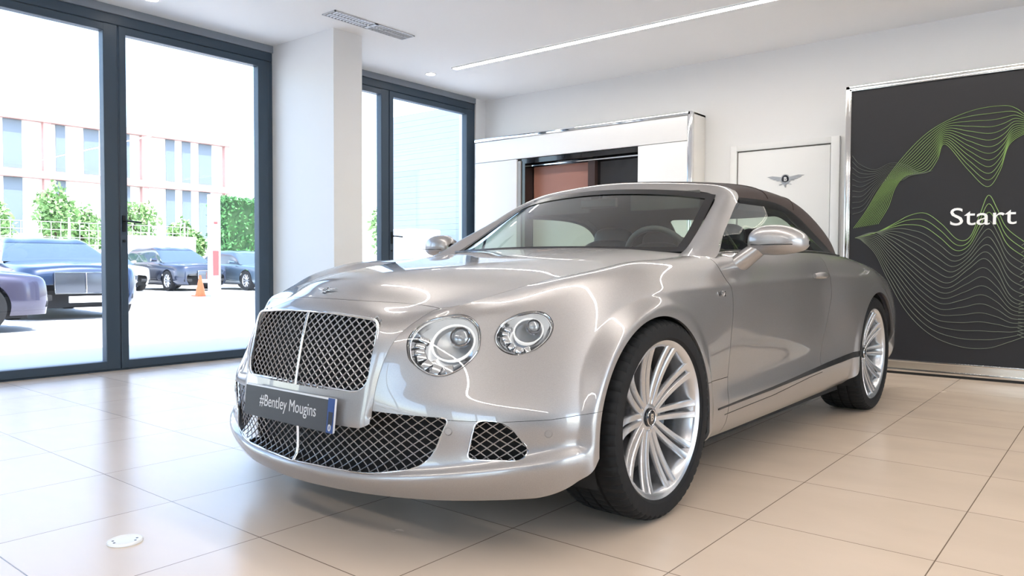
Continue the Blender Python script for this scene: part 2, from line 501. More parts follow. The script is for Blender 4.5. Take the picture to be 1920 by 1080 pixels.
def winged_badge(scale, lift=0.004):
    """wings, ring and letter in the XZ plane facing -Y, about 2*scale wide"""
    w = MB()
    for s in (-1, 1):
        for k in range(7):
            a0 = (0.20, 0.10 - 0.045 * k); L = 1.0 - 0.105 * k - 0.02 * k * k
            y1 = 0.17 - 0.075 * k
            pts = [(a0[0] * s, a0[1] + 0.02), (L * 0.7 * s, y1 + 0.035), (L * s, y1 + 0.0), (L * 0.9 * s, y1 - 0.025), (L * 0.5 * s, a0[1] * 0.5 + y1 * 0.5 - 0.03), (a0[0] * s, a0[1] - 0.018)]
            if s < 0: pts = pts[::-1]
            w.prism([(px * scale, pz * scale) for px, pz in pts], -lift, 0, 'y')
    ring = MB()
    n = 32
    for r0, r1 in ((0.20, 0.245),):
        vs = []; fs = []
        for k in range(n):
            a = 2 * math.pi * k / n
            for r, h in ((r0, 0), (r0, -lift * 1.4), (r1, -lift * 1.4), (r1, 0)):
                vs.append((r * scale * math.cos(a), h, r * scale * math.sin(a) * 1.12))
        for k in range(n):
            for i in range(3):
                j = (k + 1) % n
                fs.append((k * 4 + i, j * 4 + i, j * 4 + i + 1, k * 4 + i + 1))
        ring.add(vs, fs)
    tl = MB()
    for k in range(3):
        tl.prism([((-0.12 + 0.09 * k) * scale, -0.26 * scale), ((-0.03 + 0.04 * k) * scale, -0.26 * scale), ((0.02 + 0.02 * (k - 1)) * scale, -0.45 * scale)], -lift, 0, 'y')
    disc = MB().prism([(0.20 * scale * math.cos(2 * math.pi * k / n), 0.224 * scale * math.sin(2 * math.pi * k / n)) for k in range(n)], -lift * 0.6, 0, 'y')
    return w, ring, tl, disc
em = empty('wall_emblem', (-2.683, YB - 0.030, 1.785)); tag(em, 'winged round emblem with a letter B on the white door', 'emblem')
w, ring, tl, disc = winged_badge(0.185)
M_silver = mat('satin_silver', (0.50, 0.50, 0.52), 0.3, 0.8, rvar=0.04)
w.build('wings', M_silver, em); ring.build('ring', M_silver, em); tl.build('tail', M_silver, em)
disc.build('disc', mat('emblem_dark', (0.02, 0.02, 0.03), 0.25, rvar=0.02), em)
text_mesh('B', 0.055, 0.0015, (0, -0.005, 0.0), Matrix.Rotation(math.pi / 2, 4, 'X'), 'letter', mat('emblem_white', (0.85, 0.85, 0.86), 0.3, rvar=0.02), em, bold=0.001)

# dark poster wall with its chrome frame
pw = empty('poster_wall', (-0.2, 7.2, 0))
tag(pw, 'big dark poster board with green and grey wave lines in a chrome frame', 'poster board')
PX0, PX1, PY, PZ0, PZ1 = -1.98, 1.75, 7.12, 0.02, 2.505
def pp(mb, n, m, par=None, **k):
    o = mb.build(n, m, par or pw, **k)
    if par is None: o.location = (0.2, -7.2, 0)
    return o
pp(MB().box(PX0 + 0.048, PX1 - 0.048, PY + 0.004, PY + 0.16, 0.11, PZ1 - 0.045), 'panel', mat('poster_print', (0.022, 0.022, 0.025), 0.5, rvar=0.03, spec=.35))
f = MB()
f.box(PX0, PX0 + 0.03, PY - 0.002, PY + 0.17, 0.02, PZ1); f.box(PX1 - 0.03, PX1, PY - 0.002, PY + 0.17, 0.02, PZ1)
f.box(PX0, PX1, PY - 0.002, PY + 0.17, PZ1 - 0.028, PZ1)
f.box(PX0 + 0.03, PX0 + 0.048, PY - 0.01, PY + 0.02, 0.02, PZ1 - 0.028); f.box(PX1 - 0.048, PX1 - 0.03, PY - 0.01, PY + 0.02, 0.02, PZ1 - 0.028)
f.box(PX0 + 0.03, PX1 - 0.03, PY - 0.01, PY + 0.02, PZ1 - 0.046, PZ1 - 0.028)
f.box(PX0 + 0.03, PX1 - 0.03, PY - 0.012, PY + 0.02, 0.105, 0.122)
f.box(PX0, PX1, PY - 0.012, PY + 0.02, 0.022, 0.048)
pp(f, 'frame', mat('chrome_frame', (0.74, 0.73, 0.71), 0.14, 1.0, rvar=0.03), bevel=0.002)
pp(MB().box(PX0, PX1, PY + 0.002, PY + 0.16, 0.046, 0.107), 'kick_plate', mat('brushed_kick_plate', (0.66, 0.62, 0.57), 0.2, 1.0, rvar=0.05, stretch=(0.1, 1, 1)))
pp(MB().box(PX0 + 0.01, PX1 - 0.01, PY - 0.004, PY + 0.15, 0.0, 0.022), 'plinth', mat('plinth_black', (0.01, 0.01, 0.01), 0.5, rvar=0.05))
PL = {
'O' : [(-1.899, 1.254), (-1.804, 1.392), (-1.687, 1.599), (-1.523, 1.833), (-1.344, 2.022), (-1.17, 2.125), (-0.983, 2.184), (-0.802, 2.191), (-0.713, 2.159), (-0.625, 2.07)] ,
'I' : [(-1.70, 1.285), (-1.62, 1.43), (-1.565, 1.595), (-1.479, 1.69), (-1.326, 1.705), (-1.253, 1.801), (-1.197, 1.928), (-1.03, 1.705), (-0.894, 1.559), (-0.81, 1.68), (-0.75, 1.884), (-0.623, 1.975)] ,
'L0' : [(-1.884, 1.169), (-1.723, 1.208), (-1.576, 1.282), (-1.453, 1.35), (-1.332, 1.364), (-1.212, 1.271), (-1.094, 1.141), (-1.008, 1.157), (-0.944, 1.327), (-0.885, 1.49), (-0.822, 1.377), (-0.754, 1.223), (-0.605, 1.086)] ,
'L1' : [(-1.884, 1.169), (-1.723, 1.213), (-1.602, 1.123), (-1.426, 0.962), (-1.263, 0.829), (-1.145, 0.786), (-1.014, 0.897), (-0.904, 0.984), (-0.812, 0.877), (-0.719, 0.689), (-0.596, 0.63)] ,
'L2' : [(-1.844, 1.159), (-1.72, 1.032), (-1.609, 0.801), (-1.459, 0.531), (-1.274, 0.347), (-1.059, 0.264), (-0.872, 0.264), (-0.729, 0.321), (-0.591, 0.389)] ,
'G0' : [(-1.919, 1.895), (-1.855, 1.814), (-1.732, 1.758), (-1.606, 1.804), (-1.481, 1.775), (-1.378, 1.7), (-1.287, 1.716)] ,
'G1' : [(-1.91, 1.377), (-1.813, 1.42), (-1.708, 1.6), (-1.612, 1.672), (-1.52, 1.652), (-1.459, 1.684), (-1.419, 1.699)] ,
}
def fam(A, B, n, N=90, pw_=1.0, curve=None):
    a, b_ = spline(PL[A], N), spline(PL[B], N)
    out = []
    for k in range(n):
        t = (k / (n - 1)) ** pw_
        out.append(a * (1 - t) + b_ * t)
    return out
M_lime = mat('printed_line_lime', (0.24, 0.38, 0.12), 0.5, noise=0.15, nscale=6)
M_dgreen = mat('printed_line_green', (0.10, 0.22, 0.09), 0.5, noise=0.15, nscale=6)
M_grey = mat('printed_line_grey', (0.15, 0.17, 0.13), 0.5, noise=0.15, nscale=6)
M_faint = mat('printed_line_faint', (0.10, 0.11, 0.10), 0.5, noise=0.15, nscale=6)
def draw(lines, r, name, m):
    o = MB()
    for L in lines:
        o.tube([(x, PY - 0.0005, z) for x, z in L if x < PX1 - 0.07], r, 4)
    q = pp(o, name, m); q['kind'] = 'stuff'
top = fam('O', 'I', 13)
draw(top, 0.0020, 'green_lines', M_lime)
# the right part of the print, beyond the picture: the waves run on
def shift(Ls, dx, s=1.0): return [np.column_stack([-L[:, 0] * s + dx, L[:, 1]]) for L in Ls]
draw(shift(top, -1.26), 0.0020, 'green_lines', M_lime)
low = fam('L0', 'L1', 9) 
low2 = fam('L1', 'L2', 11)[1:]
draw(low[:3], 0.0026, 'wave_lines', M_lime); draw(low[3:], 0.0026, 'wave_lines', M_grey); draw(low2, 0.0022, 'wave_lines', M_grey)
draw(shift(low, -1.26), 0.0026, 'wave_lines', M_grey); draw(shift(low2, -1.26), 0.0022, 'wave_lines', M_grey)
draw(fam('G0', 'G1', 11), 0.0020, 'faint_lines', M_faint)
text_mesh('Start', 0.205, 0.002, (0.2 - 0.925, PY - 7.2 - 0.004, 1.318), Matrix.Rotation(math.pi / 2, 4, 'X'), 'lettering', mat('lettering_white', (0.85, 0.85, 0.85), 0.4, rvar=0.02), pw, xscale=1.17)

fb = empty('floor_outlet', (-2.556, 1.118, 0)); tag(fb, 'round white socket cover set in the floor tiles, bottom left', 'floor socket')
MB().lathe([(0.0001, 0.006), (0.046, 0.006), (0.050, 0.008), (0.0535, 0.006), (0.055, 0.0005)], 48).build('cover', M_white, fb, 40)
for a in (0.6, 1.2, 4.2, 4.8):
    MB().lathe([(0.0001, 0.0066), (0.004, 0.0066), (0.004, 0.0055)], 10, center=(0.036 * math.cos(a), 0.036 * math.sin(a), 0)).build('screw', mat('dark_metal', (0.04, 0.045, 0.05), 0.3, 0.8, rvar=0.03), fb)
# ------------------------------------------------------------------ surface tools for the bodywork
def cubic(K, P, q):
    """natural cubic spline through P (k,...) at knots K, evaluated at q"""
    K = np.asarray(K, float); P = np.asarray(P, float)
    n = len(K); h = np.diff(K)
    A = np.zeros((n, n)); B = np.zeros((n,) + P.shape[1:])
    A[0, 0] = A[-1, -1] = 1
    for i in range(1, n - 1):
        A[i, i - 1] = h[i - 1]; A[i, i] = 2 * (h[i - 1] + h[i]); A[i, i + 1] = h[i]
        B[i] = 6 * ((P[i + 1] - P[i]) / h[i] - (P[i] - P[i - 1]) / h[i - 1])
    M = np.linalg.solve(A, B.reshape(n, -1)).reshape(B.shape)
    q = np.asarray(q, float)
    i = np.clip(np.searchsorted(K, q, side='right') - 1, 0, n - 2)
    sh = (-1,) + (1,) * (P.ndim - 1)
    hh = h[i].reshape(sh); a = (K[i + 1].reshape(sh) - q.reshape(sh)) / hh; b = 1 - a
    return a * P[i] + b * P[i + 1] + ((a ** 3 - a) * M[i] + (b ** 3 - b) * M[i + 1]) * hh ** 2 / 6

def knots(P, axis):
    """mean chord length parameters along an axis of a control grid (m,n,3), square-rooted"""
    d = np.linalg.norm(np.diff(P, axis=axis), axis=-1)
    d = d.mean(axis=1 - axis) ** 0.6
    return np.concatenate([[0], np.cumsum(d)])

def grid_surface(P, nu, nv):
    """smooth surface through control grid P[u][v] -> (nu,nv,3)"""
    P = np.asarray(P, float)
    ku, kv = knots(P, 0), knots(P, 1)
    G = cubic(ku, P, np.linspace(0, ku[-1], nu))
    G = np.swapaxes(cubic(kv, np.swapaxes(G, 0, 1), np.linspace(0, kv[-1], nv)), 0, 1)
    return G

def relax(G, it=2, keep=None, edges=True):
    """light smoothing of a surface grid"""
    for _ in range(it):
        H = G.copy()
        H[1:-1, :] = 0.5 * G[1:-1, :] + 0.25 * (G[:-2, :] + G[2:, :])
        G = H; H = G.copy()
        H[:, 1:-1] = 0.5 * G[:, 1:-1] + 0.25 * (G[:, :-2] + G[:, 2:])
        G = H
    return G

class SM:
    """polygon soup with numpy vertices; can be cut by an implicit function"""
    def __init__(s, v, f): s.v = np.asarray(v, float).reshape(-1, 3); s.f = list(f)
    @staticmethod
    def grid(G, flip=False):
        nu, nv = G.shape[:2]
        i = np.arange(nu * nv).reshape(nu, nv)
        q = np.stack([i[:-1, :-1], i[1:, :-1], i[1:, 1:], i[:-1, 1:]], -1).reshape(-1, 4)
        if flip: q = q[:, ::-1]
        return SM(G.reshape(-1, 3), [tuple(a) for a in q.tolist()])
    def cut(s, fn):
        """keep the part where fn(v) >= 0"""
        g = fn(s.v)
        vs = [tuple(x) for x in s.v]; cache = {}; out = []
        inside = g >= 0
        gl = g.tolist(); il = inside.tolist()
        for f in s.f:
            c = sum(il[i] for i in f)
            if c == len(f): out.append(f); continue
            if c == 0: continue
            nf = []
            L = len(f)
            for k in range(L):
                a, b = f[k], f[(k + 1) % L]
                if il[a]: nf.append(a)
                if il[a] != il[b]:
                    key = (a, b) if a < b else (b, a)
                    if key not in cache:
                        t = gl[key[0]] / (gl[key[0]] - gl[key[1]])
                        p, q = vs[key[0]], vs[key[1]]
                        cache[key] = len(vs)
                        vs.append(tuple(p[m] + (q[m] - p[m]) * t for m in range(3)))
                    nf.append(cache[key])
            if len(nf) > 2: out.append(tuple(nf))
        return SM(vs, out).clean()
    def clean(s):
        used = sorted({i for f in s.f for i in f})
        mp = {o: n for n, o in enumerate(used)}
        s.v = s.v[used] if len(used) else np.zeros((0, 3))
        s.f = [tuple(mp[i] for i in f) for f in s.f]
        return s
    def mirror(s):
        v = s.v.copy(); v[:, 1] *= -1
        return SM(v, [f[::-1] for f in s.f])
    def normals(s):
        N = np.zeros_like(s.v)
        for f in s.f:
            a, b, c = s.v[f[0]], s.v[f[1]], s.v[f[2]]
            if len(f) == 4:
                nn = np.cross(s.v[f[2]] - a, s.v[f[3]] - b)
            else:
                nn = np.cross(b - a, c - a)
            for i in f: N[i] += nn
        return N / np.maximum(np.linalg.norm(N, axis=1, keepdims=True), 1e-12)
    def build(s, name, m, parent=None, rim=0.012, inset=0.0):
        """smooth panel with an inward folded rim along its free edges"""
        v, f = s.v, s.f
        allv = [tuple(x) for x in v]; allf = list(f)
        nsm = len(f)
        if rim:
            N = s.normals()
            cnt = {}
            for q in f:
                for k in range(len(q)):
                    a, b = q[k], q[(k + 1) % len(q)]
                    if (b, a) in cnt: del cnt[(b, a)]
                    else: cnt[(a, b)] = 1
            mp = {}
            def dup(i):
                if i not in mp:
                    mp[i] = (len(allv), len(allv) + 1)
                    allv.append(tuple(v[i])); allv.append(tuple(v[i] - N[i] * rim))
                return mp[i]
            for (a, b) in cnt:
                p, q = dup(a), dup(b)
                allf.append((q[0], p[0], p[1], q[1]))
        me = D.meshes.new(name)
        me.from_pydata(allv, [], allf)
        me.polygons.foreach_set('use_smooth', [True] * len(me.polygons))
        me.update()
        return obj(name, me, m, parent)

def band(fn, w):  return lambda v: fn(v) - w
def neg(fn, w=0): return lambda v: -fn(v) - w
def fmin(*fs):    return lambda v: np.minimum.reduce([f(v) for f in fs])
def fmax(*fs):    return lambda v: np.maximum.reduce([f(v) for f in fs])
def curve_x(pts):
    """signed distance-like function of x relative to a line x(z) given as (z,x) points"""
    pts = sorted(pts); Z = [p[0] for p in pts]; X = [p[1] for p in pts]
    S = spline(pts, 80); S = S[np.argsort(S[:, 0])]
    return lambda v: v[:, 0] - np.interp(v[:, 2], S[:, 0], S[:, 1])
def rounded(poly, r):
    """2D polygon -> signed distance (negative inside) with corners rounded by r (a number or one per corner)"""
    P = np.array(poly, float); n = len(P)
    rs = r if isinstance(r, (list, tuple)) else [r] * n
    out = []
    for i in range(n):
        a, b, c = P[i - 1], P[i], P[(i + 1) % n]
        if rs[i] <= 0: out.append(b); continue
        u = (a - b); w = (c - b)
        lu, lw = np.linalg.norm(u), np.linalg.norm(w)
        d = min(rs[i] * 1.2, lu * 0.49, lw * 0.49)
        p0, p1 = b + u / lu * d, b + w / lw * d
        for t in np.linspace(0, 1, 9):
            out.append((1 - t) ** 2 * p0 + 2 * t * (1 - t) * b + t * t * p1)
    return np.array(out)
def poly_sdf(P):
    A = P; B = np.roll(P, -1, axis=0)
    def fn(q):
        """q (n,2): negative inside"""
        d = np.full(len(q), 1e9); ins = np.zeros(len(q), bool)
        for a, b in zip(A, B):
            e = b - a; w = q - a
            t = np.clip((w @ e) / max(e @ e, 1e-12), 0, 1)
            d = np.minimum(d, np.linalg.norm(w - t[:, None] * e, axis=1))
            c = ((a[1] <= q[:, 1]) & (b[1] > q[:, 1])) | ((b[1] <= q[:, 1]) & (a[1] > q[:, 1]))
            with np.errstate(divide='ignore', invalid='ignore'):
                xi = a[0] + (q[:, 1] - a[1]) * (b[0] - a[0]) / (b[1] - a[1])
            ins ^= c & (q[:, 0] < xi)
        return np.where(ins, -d, d)
    return fn
# ------------------------------------------------------------------ the convertible
CAR = empty('convertible_car', (-2.2240, 2.4729, 0), math.radians(-90.758))
tag(CAR, 'silver convertible with brown soft top, mesh grille and dark front plate on the tiled floor', 'car')

def paint_mat():
    m = D.materials.new('silver_paint'); m.use_nodes = True
    nt = m.node_tree; b = nt.nodes['Principled BSDF']
    tc = nt.nodes.new('ShaderNodeTexCoord')
    nz = nt.nodes.new('ShaderNodeTexVoronoi'); nz.inputs['Scale'].default_value = 900
    mx = nt.nodes.new('ShaderNodeMix'); mx.data_type = 'RGBA'
    mx.inputs[6].default_value = (0.328, 0.314, 0.311, 1); mx.inputs[7].default_value = (0.394, 0.378, 0.374, 1)
    nt.links.new(tc.outputs['Object'], nz.inputs['Vector'])
    nt.links.new(nz.outputs['Color'], mx.inputs[0])
    nt.links.new(mx.outputs[2], b.inputs['Base Color'])
    b.inputs['Metallic'].default_value = 0.80
    b.inputs['Roughness'].default_value = 0.40
    b.inputs['Coat Weight'].default_value = 1.0
    b.inputs['Coat Roughness'].default_value = 0.015
    b.inputs['Coat IOR'].default_value = 1.62
    return m
M_paint = paint_mat()
M_rubber = mat('tyre_rubber', (0.010, 0.010, 0.011), 0.72, spec=.35, noise=0.15, nscale=40, rvar=0.06)
M_trimblk = mat('black_trim', (0.012, 0.012, 0.013), 0.3, rvar=0.05)
M_meshm = mat('grille_mesh_metal', (0.46, 0.46, 0.48), 0.34, 1.0, rvar=0.05)
M_hole = mat('dark_inside', (0.008, 0.008, 0.009), 0.85, noise=0.1)
M_alloy = mat('alloy_silver', (0.60, 0.60, 0.615), 0.25, 0.8, coat=0.4, noise=.02, nscale=3)

# control stations of the side skin, front centre -> rear centre, ten heights each
ST = [
 [(.915,0,.172),(.928,0,.215),(.934,0,.29),(.918,0,.40),(.905,0,.52),(.878,0,.61),(.842,0,.68),(.800,0,.72),(.775,0,.740),(.76,0,.750)],
 [(.902,.19,.174),(.918,.19,.218),(.924,.19,.295),(.910,.19,.40),(.898,.19,.52),(.872,.195,.61),(.832,.21,.685),(.788,.225,.728),(.760,.24,.748),(.745,.25,.758)],
 [(.872,.36,.178),(.892,.36,.223),(.898,.36,.30),(.884,.37,.41),(.870,.377,.52),(.843,.395,.62),(.798,.418,.695),(.748,.448,.740),(.716,.476,.765),(.695,.492,.776)],
 [(.828,.50,.182),(.851,.50,.228),(.858,.50,.305),(.846,.50,.42),(.824,.495,.52),(.786,.50,.62),(.733,.515,.70),(.680,.535,.755),(.645,.548,.782),(.61,.555,.797)],
 [(.763,.63,.187),(.788,.635,.233),(.797,.635,.31),(.786,.63,.42),(.758,.612,.52),(.712,.602,.62),(.652,.612,.705),(.585,.635,.775),(.528,.622,.810),(.485,.590,.828)],
 [(.672,.755,.193),(.698,.765,.238),(.709,.765,.315),(.698,.755,.42),(.668,.730,.52),(.622,.702,.62),(.560,.702,.71),(.482,.712,.793),(.415,.690,.842),(.375,.628,.855)],
 [(.568,.860,.201),(.590,.872,.244),(.600,.872,.32),(.588,.862,.42),(.558,.838,.52),(.511,.810,.62),(.450,.796,.712),(.373,.790,.805),(.295,.760,.875),(.262,.654,.878)],
 [(.448,.918,.209),(.464,.932,.250),(.470,.934,.325),(.460,.928,.42),(.434,.910,.52),(.388,.890,.62),(.326,.872,.72),(.248,.850,.822),(.165,.800,.902),(.135,.667,.894)],
 [(.255,.936,.212),(.264,.948,.255),(.266,.951,.33),(.262,.949,.42),(.250,.943,.52),(.222,.932,.62),(.182,.916,.72),(.126,.893,.822),(.055,.818,.922),(.025,.675,.906)],
 [(.0,.935,.212),(.0,.950,.255),(.0,.953,.33),(.0,.953,.42),(.0,.952,.52),(.0,.949,.63),(-.002,.942,.735),(-.02,.918,.828),(-.065,.832,.932),(-.09,.682,.919)],
 [(-.3,.890,.207),(-.3,.925,.257),(-.3,.935,.34),(-.3,.936,.43),(-.3,.937,.53),(-.3,.937,.64),(-.3,.935,.74),(-.302,.924,.832),(-.315,.848,.938),(-.325,.690,.940)],
 [(-.56,.880,.206),(-.56,.917,.260),(-.56,.929,.345),(-.56,.918,.43),(-.56,.920,.53),(-.56,.924,.64),(-.56,.928,.745),(-.56,.926,.838),(-.565,.864,.945),(-.57,.735,.966)],
 [(-.72,.880,.206),(-.72,.916,.261),(-.72,.928,.348),(-.72,.914,.43),(-.72,.916,.53),(-.72,.921,.64),(-.72,.927,.747),(-.72,.929,.842),(-.72,.888,.932),(-.72,.838,.974)],
 [(-1.0,.880,.208),(-1.0,.916,.263),(-1.0,.928,.352),(-1.0,.912,.432),(-1.0,.914,.53),(-1.0,.919,.64),(-1.0,.926,.75),(-1.0,.931,.846),(-1.0,.898,.930),(-1.0,.858,.978)],
 [(-1.4,.880,.211),(-1.4,.917,.266),(-1.4,.930,.362),(-1.4,.914,.435),(-1.4,.915,.53),(-1.4,.919,.64),(-1.4,.926,.75),(-1.4,.932,.856),(-1.4,.902,.936),(-1.4,.862,.985)],
 [(-1.78,.882,.216),(-1.78,.920,.270),(-1.78,.933,.372),(-1.78,.918,.44),(-1.78,.918,.54),(-1.78,.918,.65),(-1.78,.920,.76),(-1.78,.924,.862),(-1.78,.900,.940),(-1.78,.862,.990)],
 [(-2.08,.890,.222),(-2.08,.930,.276),(-2.08,.944,.38),(-2.08,.938,.45),(-2.08,.941,.55),(-2.08,.952,.65),(-2.08,.956,.76),(-2.08,.950,.862),(-2.08,.912,.938),(-2.08,.850,.986)],
 [(-2.40,.905,.228),(-2.40,.944,.28),(-2.40,.958,.37),(-2.40,.962,.45),(-2.40,.966,.55),(-2.40,.969,.65),(-2.40,.966,.76),(-2.40,.960,.858),(-2.40,.916,.932),(-2.40,.845,.974)],
 [(-2.75,.908,.232),(-2.75,.946,.285),(-2.75,.960,.37),(-2.75,.965,.45),(-2.75,.968,.55),(-2.75,.968,.65),(-2.75,.962,.75),(-2.75,.950,.845),(-2.75,.900,.914),(-2.75,.812,.950)],
 [(-3.08,.80,.24),(-3.08,.85,.29),(-3.08,.895,.37),(-3.08,.925,.45),(-3.08,.952,.55),(-3.08,.948,.65),(-3.08,.936,.75),(-3.08,.905,.835),(-3.08,.845,.892),(-3.08,.770,.925)],
 [(-3.40,.850,.25),(-3.41,.882,.30),(-3.42,.898,.37),(-3.42,.902,.45),(-3.42,.903,.55),(-3.41,.895,.65),(-3.39,.876,.74),(-3.37,.840,.82),(-3.34,.775,.870),(-3.32,.700,.897)],
 [(-3.66,.70,.26),(-3.69,.725,.31),(-3.71,.735,.38),(-3.71,.738,.46),(-3.70,.735,.56),(-3.68,.725,.66),(-3.65,.708,.74),(-3.60,.680,.81),(-3.54,.630,.850),(-3.48,.570,.873)],
 [(-3.80,.38,.265),(-3.83,.39,.315),(-3.85,.395,.39),(-3.85,.395,.47),(-3.84,.393,.57),(-3.82,.388,.67),(-3.79,.380,.745),(-3.72,.365,.81),(-3.62,.335,.845),(-3.54,.30,.863)],
 [(-3.84,0,.265),(-3.875,0,.315),(-3.89,0,.39),(-3.89,0,.47),(-3.88,0,.57),(-3.86,0,.67),(-3.83,0,.745),(-3.75,0,.81),(-3.65,0,.845),(-3.57,0,.86)],
]
ST = np.array(ST, float)
# one more row just above the lip: the bumper steps back a little there
_row = ST[:, 2] * .70 + ST[:, 3] * .30
_zc = [.236, .237, .246, .262, .280, .300, .322, .338]
for i, zc in enumerate(_zc):
    dirn = np.array([.93, .0, 0]) if i < 3 else np.array([[.85, .5], [.75, .65], [.62, .78], [.45, .89], [.2, .98]][i - 3] + [0])
    ST[i, 2, 2] = zc; ST[i, 1, 2] = .5 * (ST[i, 0, 2] + zc) - .004
    _row[i] = ST[i, 2] - dirn * (.020 if i < 7 else .012); _row[i, 2] = zc + .020
    ST[i, 3] -= dirn * .006 * (1 if i < 7 else 0)
ST = np.insert(ST, 3, _row, axis=1)
# two rows hug the shoulder line: a crease along the doors that dies away on the wings
_w = [0] * 8 + [.1, .4, .85] + [1] * 5 + [.8, .4] + [0] * 6
_A, _B = [], []
for i in range(len(ST)):
    S_ = ST[i]; K_ = np.concatenate([[0], np.cumsum(np.linalg.norm(np.diff(S_, axis=0), axis=1))])
    for (a_, b_, t_, out_) in ((7, 8, .80, _A), (8, 9, .24, _B)):
        sm_ = cubic(K_, S_, np.array([K_[a_] * (1 - t_) + K_[b_] * t_]))[0]
        li_ = S_[a_] * (1 - t_) + S_[b_] * t_
        out_.append(sm_ * (1 - _w[i]) + li_ * _w[i])
ST = np.insert(ST, 9, np.array(_B), axis=1)
ST = np.insert(ST, 8, np.array(_A), axis=1)
_mir = ST[1:4][::-1].copy(); _mir[:, :, 1] *= -1
_mrr = ST[-3:-1][::-1].copy(); _mrr[:, :, 1] *= -1
_full = np.concatenate([_mir, ST, _mrr])
_ku = knots(_full, 0); _kv = knots(_full, 1)
_k0, _k1 = _ku[3], _ku[-3]
NU, NV = 620, 150
_g = cubic(_ku, _full, np.linspace(_k0, _k1, NU))
SK = np.swapaxes(cubic(_kv, np.swapaxes(_g, 0, 1), np.linspace(0, _kv[-1], NV)), 0, 1)
SK = relax(SK, 6)
SK[0, :, 1] = 0; SK[-1, :, 1] = 0
# flat flange that stands out around each wheel opening
for xc, zc_, R_, yf in ((.047, .345, .395, .946), (-2.715, .35, .405, .968)):
    dx = SK[:, :, 0] - xc; dz = SK[:, :, 2] - zc_
    d = np.where(dz > 0, np.hypot(dx, dz), np.abs(dx)) - R_
    w_ = np.clip(1 - (d - .020) / .050, 0, 1); w_ = w_ * w_ * (3 - 2 * w_)
    w_ *= (SK[:, :, 2] < .86) * np.clip((SK[:, :, 2] - .18) / .08, 0, 1) * (np.abs(dx) < .62)
    if xc < -1: w_ *= np.where(dx < 0, np.clip((SK[:, :, 2] - .36) / .12, 0, 1), 1)
    SK[:, :, 1] += w_ * (yf - SK[:, :, 1]) * (SK[:, :, 1] > .70)

# bonnet and radiator shell: centre -> seam, windscreen -> bottom of the shell
HD = [
 [(-.50,0,1.004),(-.505,.25,1.002),(-.53,.50,.990),(-.565,.63,.978),(-.60,.708,.969)],
 [(-.25,0,.980),(-.255,.25,.978),(-.275,.49,.966),(-.30,.605,.954),(-.335,.692,.943)],
 [(.0,0,.954),(-.005,.245,.951),(-.025,.475,.939),(-.05,.59,.928),(-.085,.680,.9195)],
 [(.25,0,.931),(.242,.235,.926),(.220,.445,.910),(.195,.56,.900),(.155,.664,.892)],
 [(.45,0,.912),(.442,.215,.904),(.415,.41,.880),(.39,.53,.866),(.345,.634,.862)],
 [(.60,0,.890),(.592,.20,.880),(.560,.365,.850),(.535,.48,.830),(.495,.588,.827)],
 [(.715,0,.857),(.708,.18,.848),(.675,.325,.815),(.655,.42,.797),(.620,.548,.794)],
 [(.785,0,.822),(.778,.17,.812),(.750,.30,.785),(.730,.375,.772),(.690,.490,.777)],
 [(.842,0,.786),(.836,.165,.778),(.812,.30,.758),(.790,.37,.745),(.757,.437,.732)],
 [(.868,0,.740),(.862,.17,.735),(.842,.31,.720),(.830,.365,.708),(.805,.412,.695)],
 [(.890,0,.66),(.884,.17,.657),(.868,.31,.645),(.862,.36,.637),(.843,.393,.628)],
 [(.910,0,.56),(.904,.17,.558),(.889,.31,.552),(.883,.352,.548),(.867,.378,.545)],
 [(.925,0,.47),(.919,.17,.469),(.903,.31,.465),(.896,.35,.463),(.882,.370,.460)],
 [(.934,0,.412),(.928,.17,.412),(.911,.31,.410),(.903,.348,.408),(.889,.366,.406)],
 [(.933,0,.388),(.927,.17,.388),(.910,.31,.388),(.901,.348,.388),(.887,.364,.388)],
]
HD = np.array(HD, float)
_mh = HD[:, 1:][:, ::-1].copy(); _mh[:, :, 1] *= -1
HG = grid_surface(np.concatenate([_mh, HD], axis=1), 330, 241)
HG = relax(HG, 4)
# the edge of the bonnet follows the wing's upper edge
_top = SK[:, -1]
for i in range(HG.shape[0]):
    f_ = float(np.clip((.66 - HG[i, -1, 0]) / .14, 0, 1)); f_ = f_ * f_ * (3 - 2 * f_)
    if f_ <= 0: continue
    e = HG[i, -1].copy()
    q_ = _top[(_top[:, 0] > -.62) & (_top[:, 0] < .72)]
    x_, k_ = e[0], np.argsort(q_[:, 0])
    ty = np.interp(x_, q_[k_, 0], q_[k_, 1]); tz = np.interp(x_, q_[k_, 0], q_[k_, 2])
    dy, dz = (ty - .0022 - e[1]) * f_, (tz - e[2]) * f_
    n_ = 34
    for j in range(n_):
        w_ = (1 - j / n_) ** 2
        HG[i, -1 - j, 1] += dy * w_; HG[i, -1 - j, 2] += dz * w_
        HG[i, j, 1] -= dy * w_; HG[i, j, 2] += dz * w_

def arch(xc, zc, R, grow=0.0):
    def fn(v):
        dx = v[:, 0] - xc; dz = v[:, 2] - zc
        g = np.where(dz > 0, np.hypot(dx, dz), np.abs(dx)) - (R + grow)
        return np.where(np.abs(v[:, 1]) > 0.5, g, 1.0)
    return fn
ARF = arch(.047, .345, .395); ARR = arch(-2.715, .350, .405)
door_f = curve_x([(1.05, -.52), (.93, -.535), (.854, -.56), (.80, -.593), (.70, -.60), (.55, -.59), (.40, -.572), (.30, -.56)])
door_r = curve_x([(1.05, -1.84), (.985, -1.845), (.872, -1.865), (.80, -1.885), (.74, -1.885), (.62, -1.845), (.50, -1.79), (.40, -1.745), (.30, -1.72)])
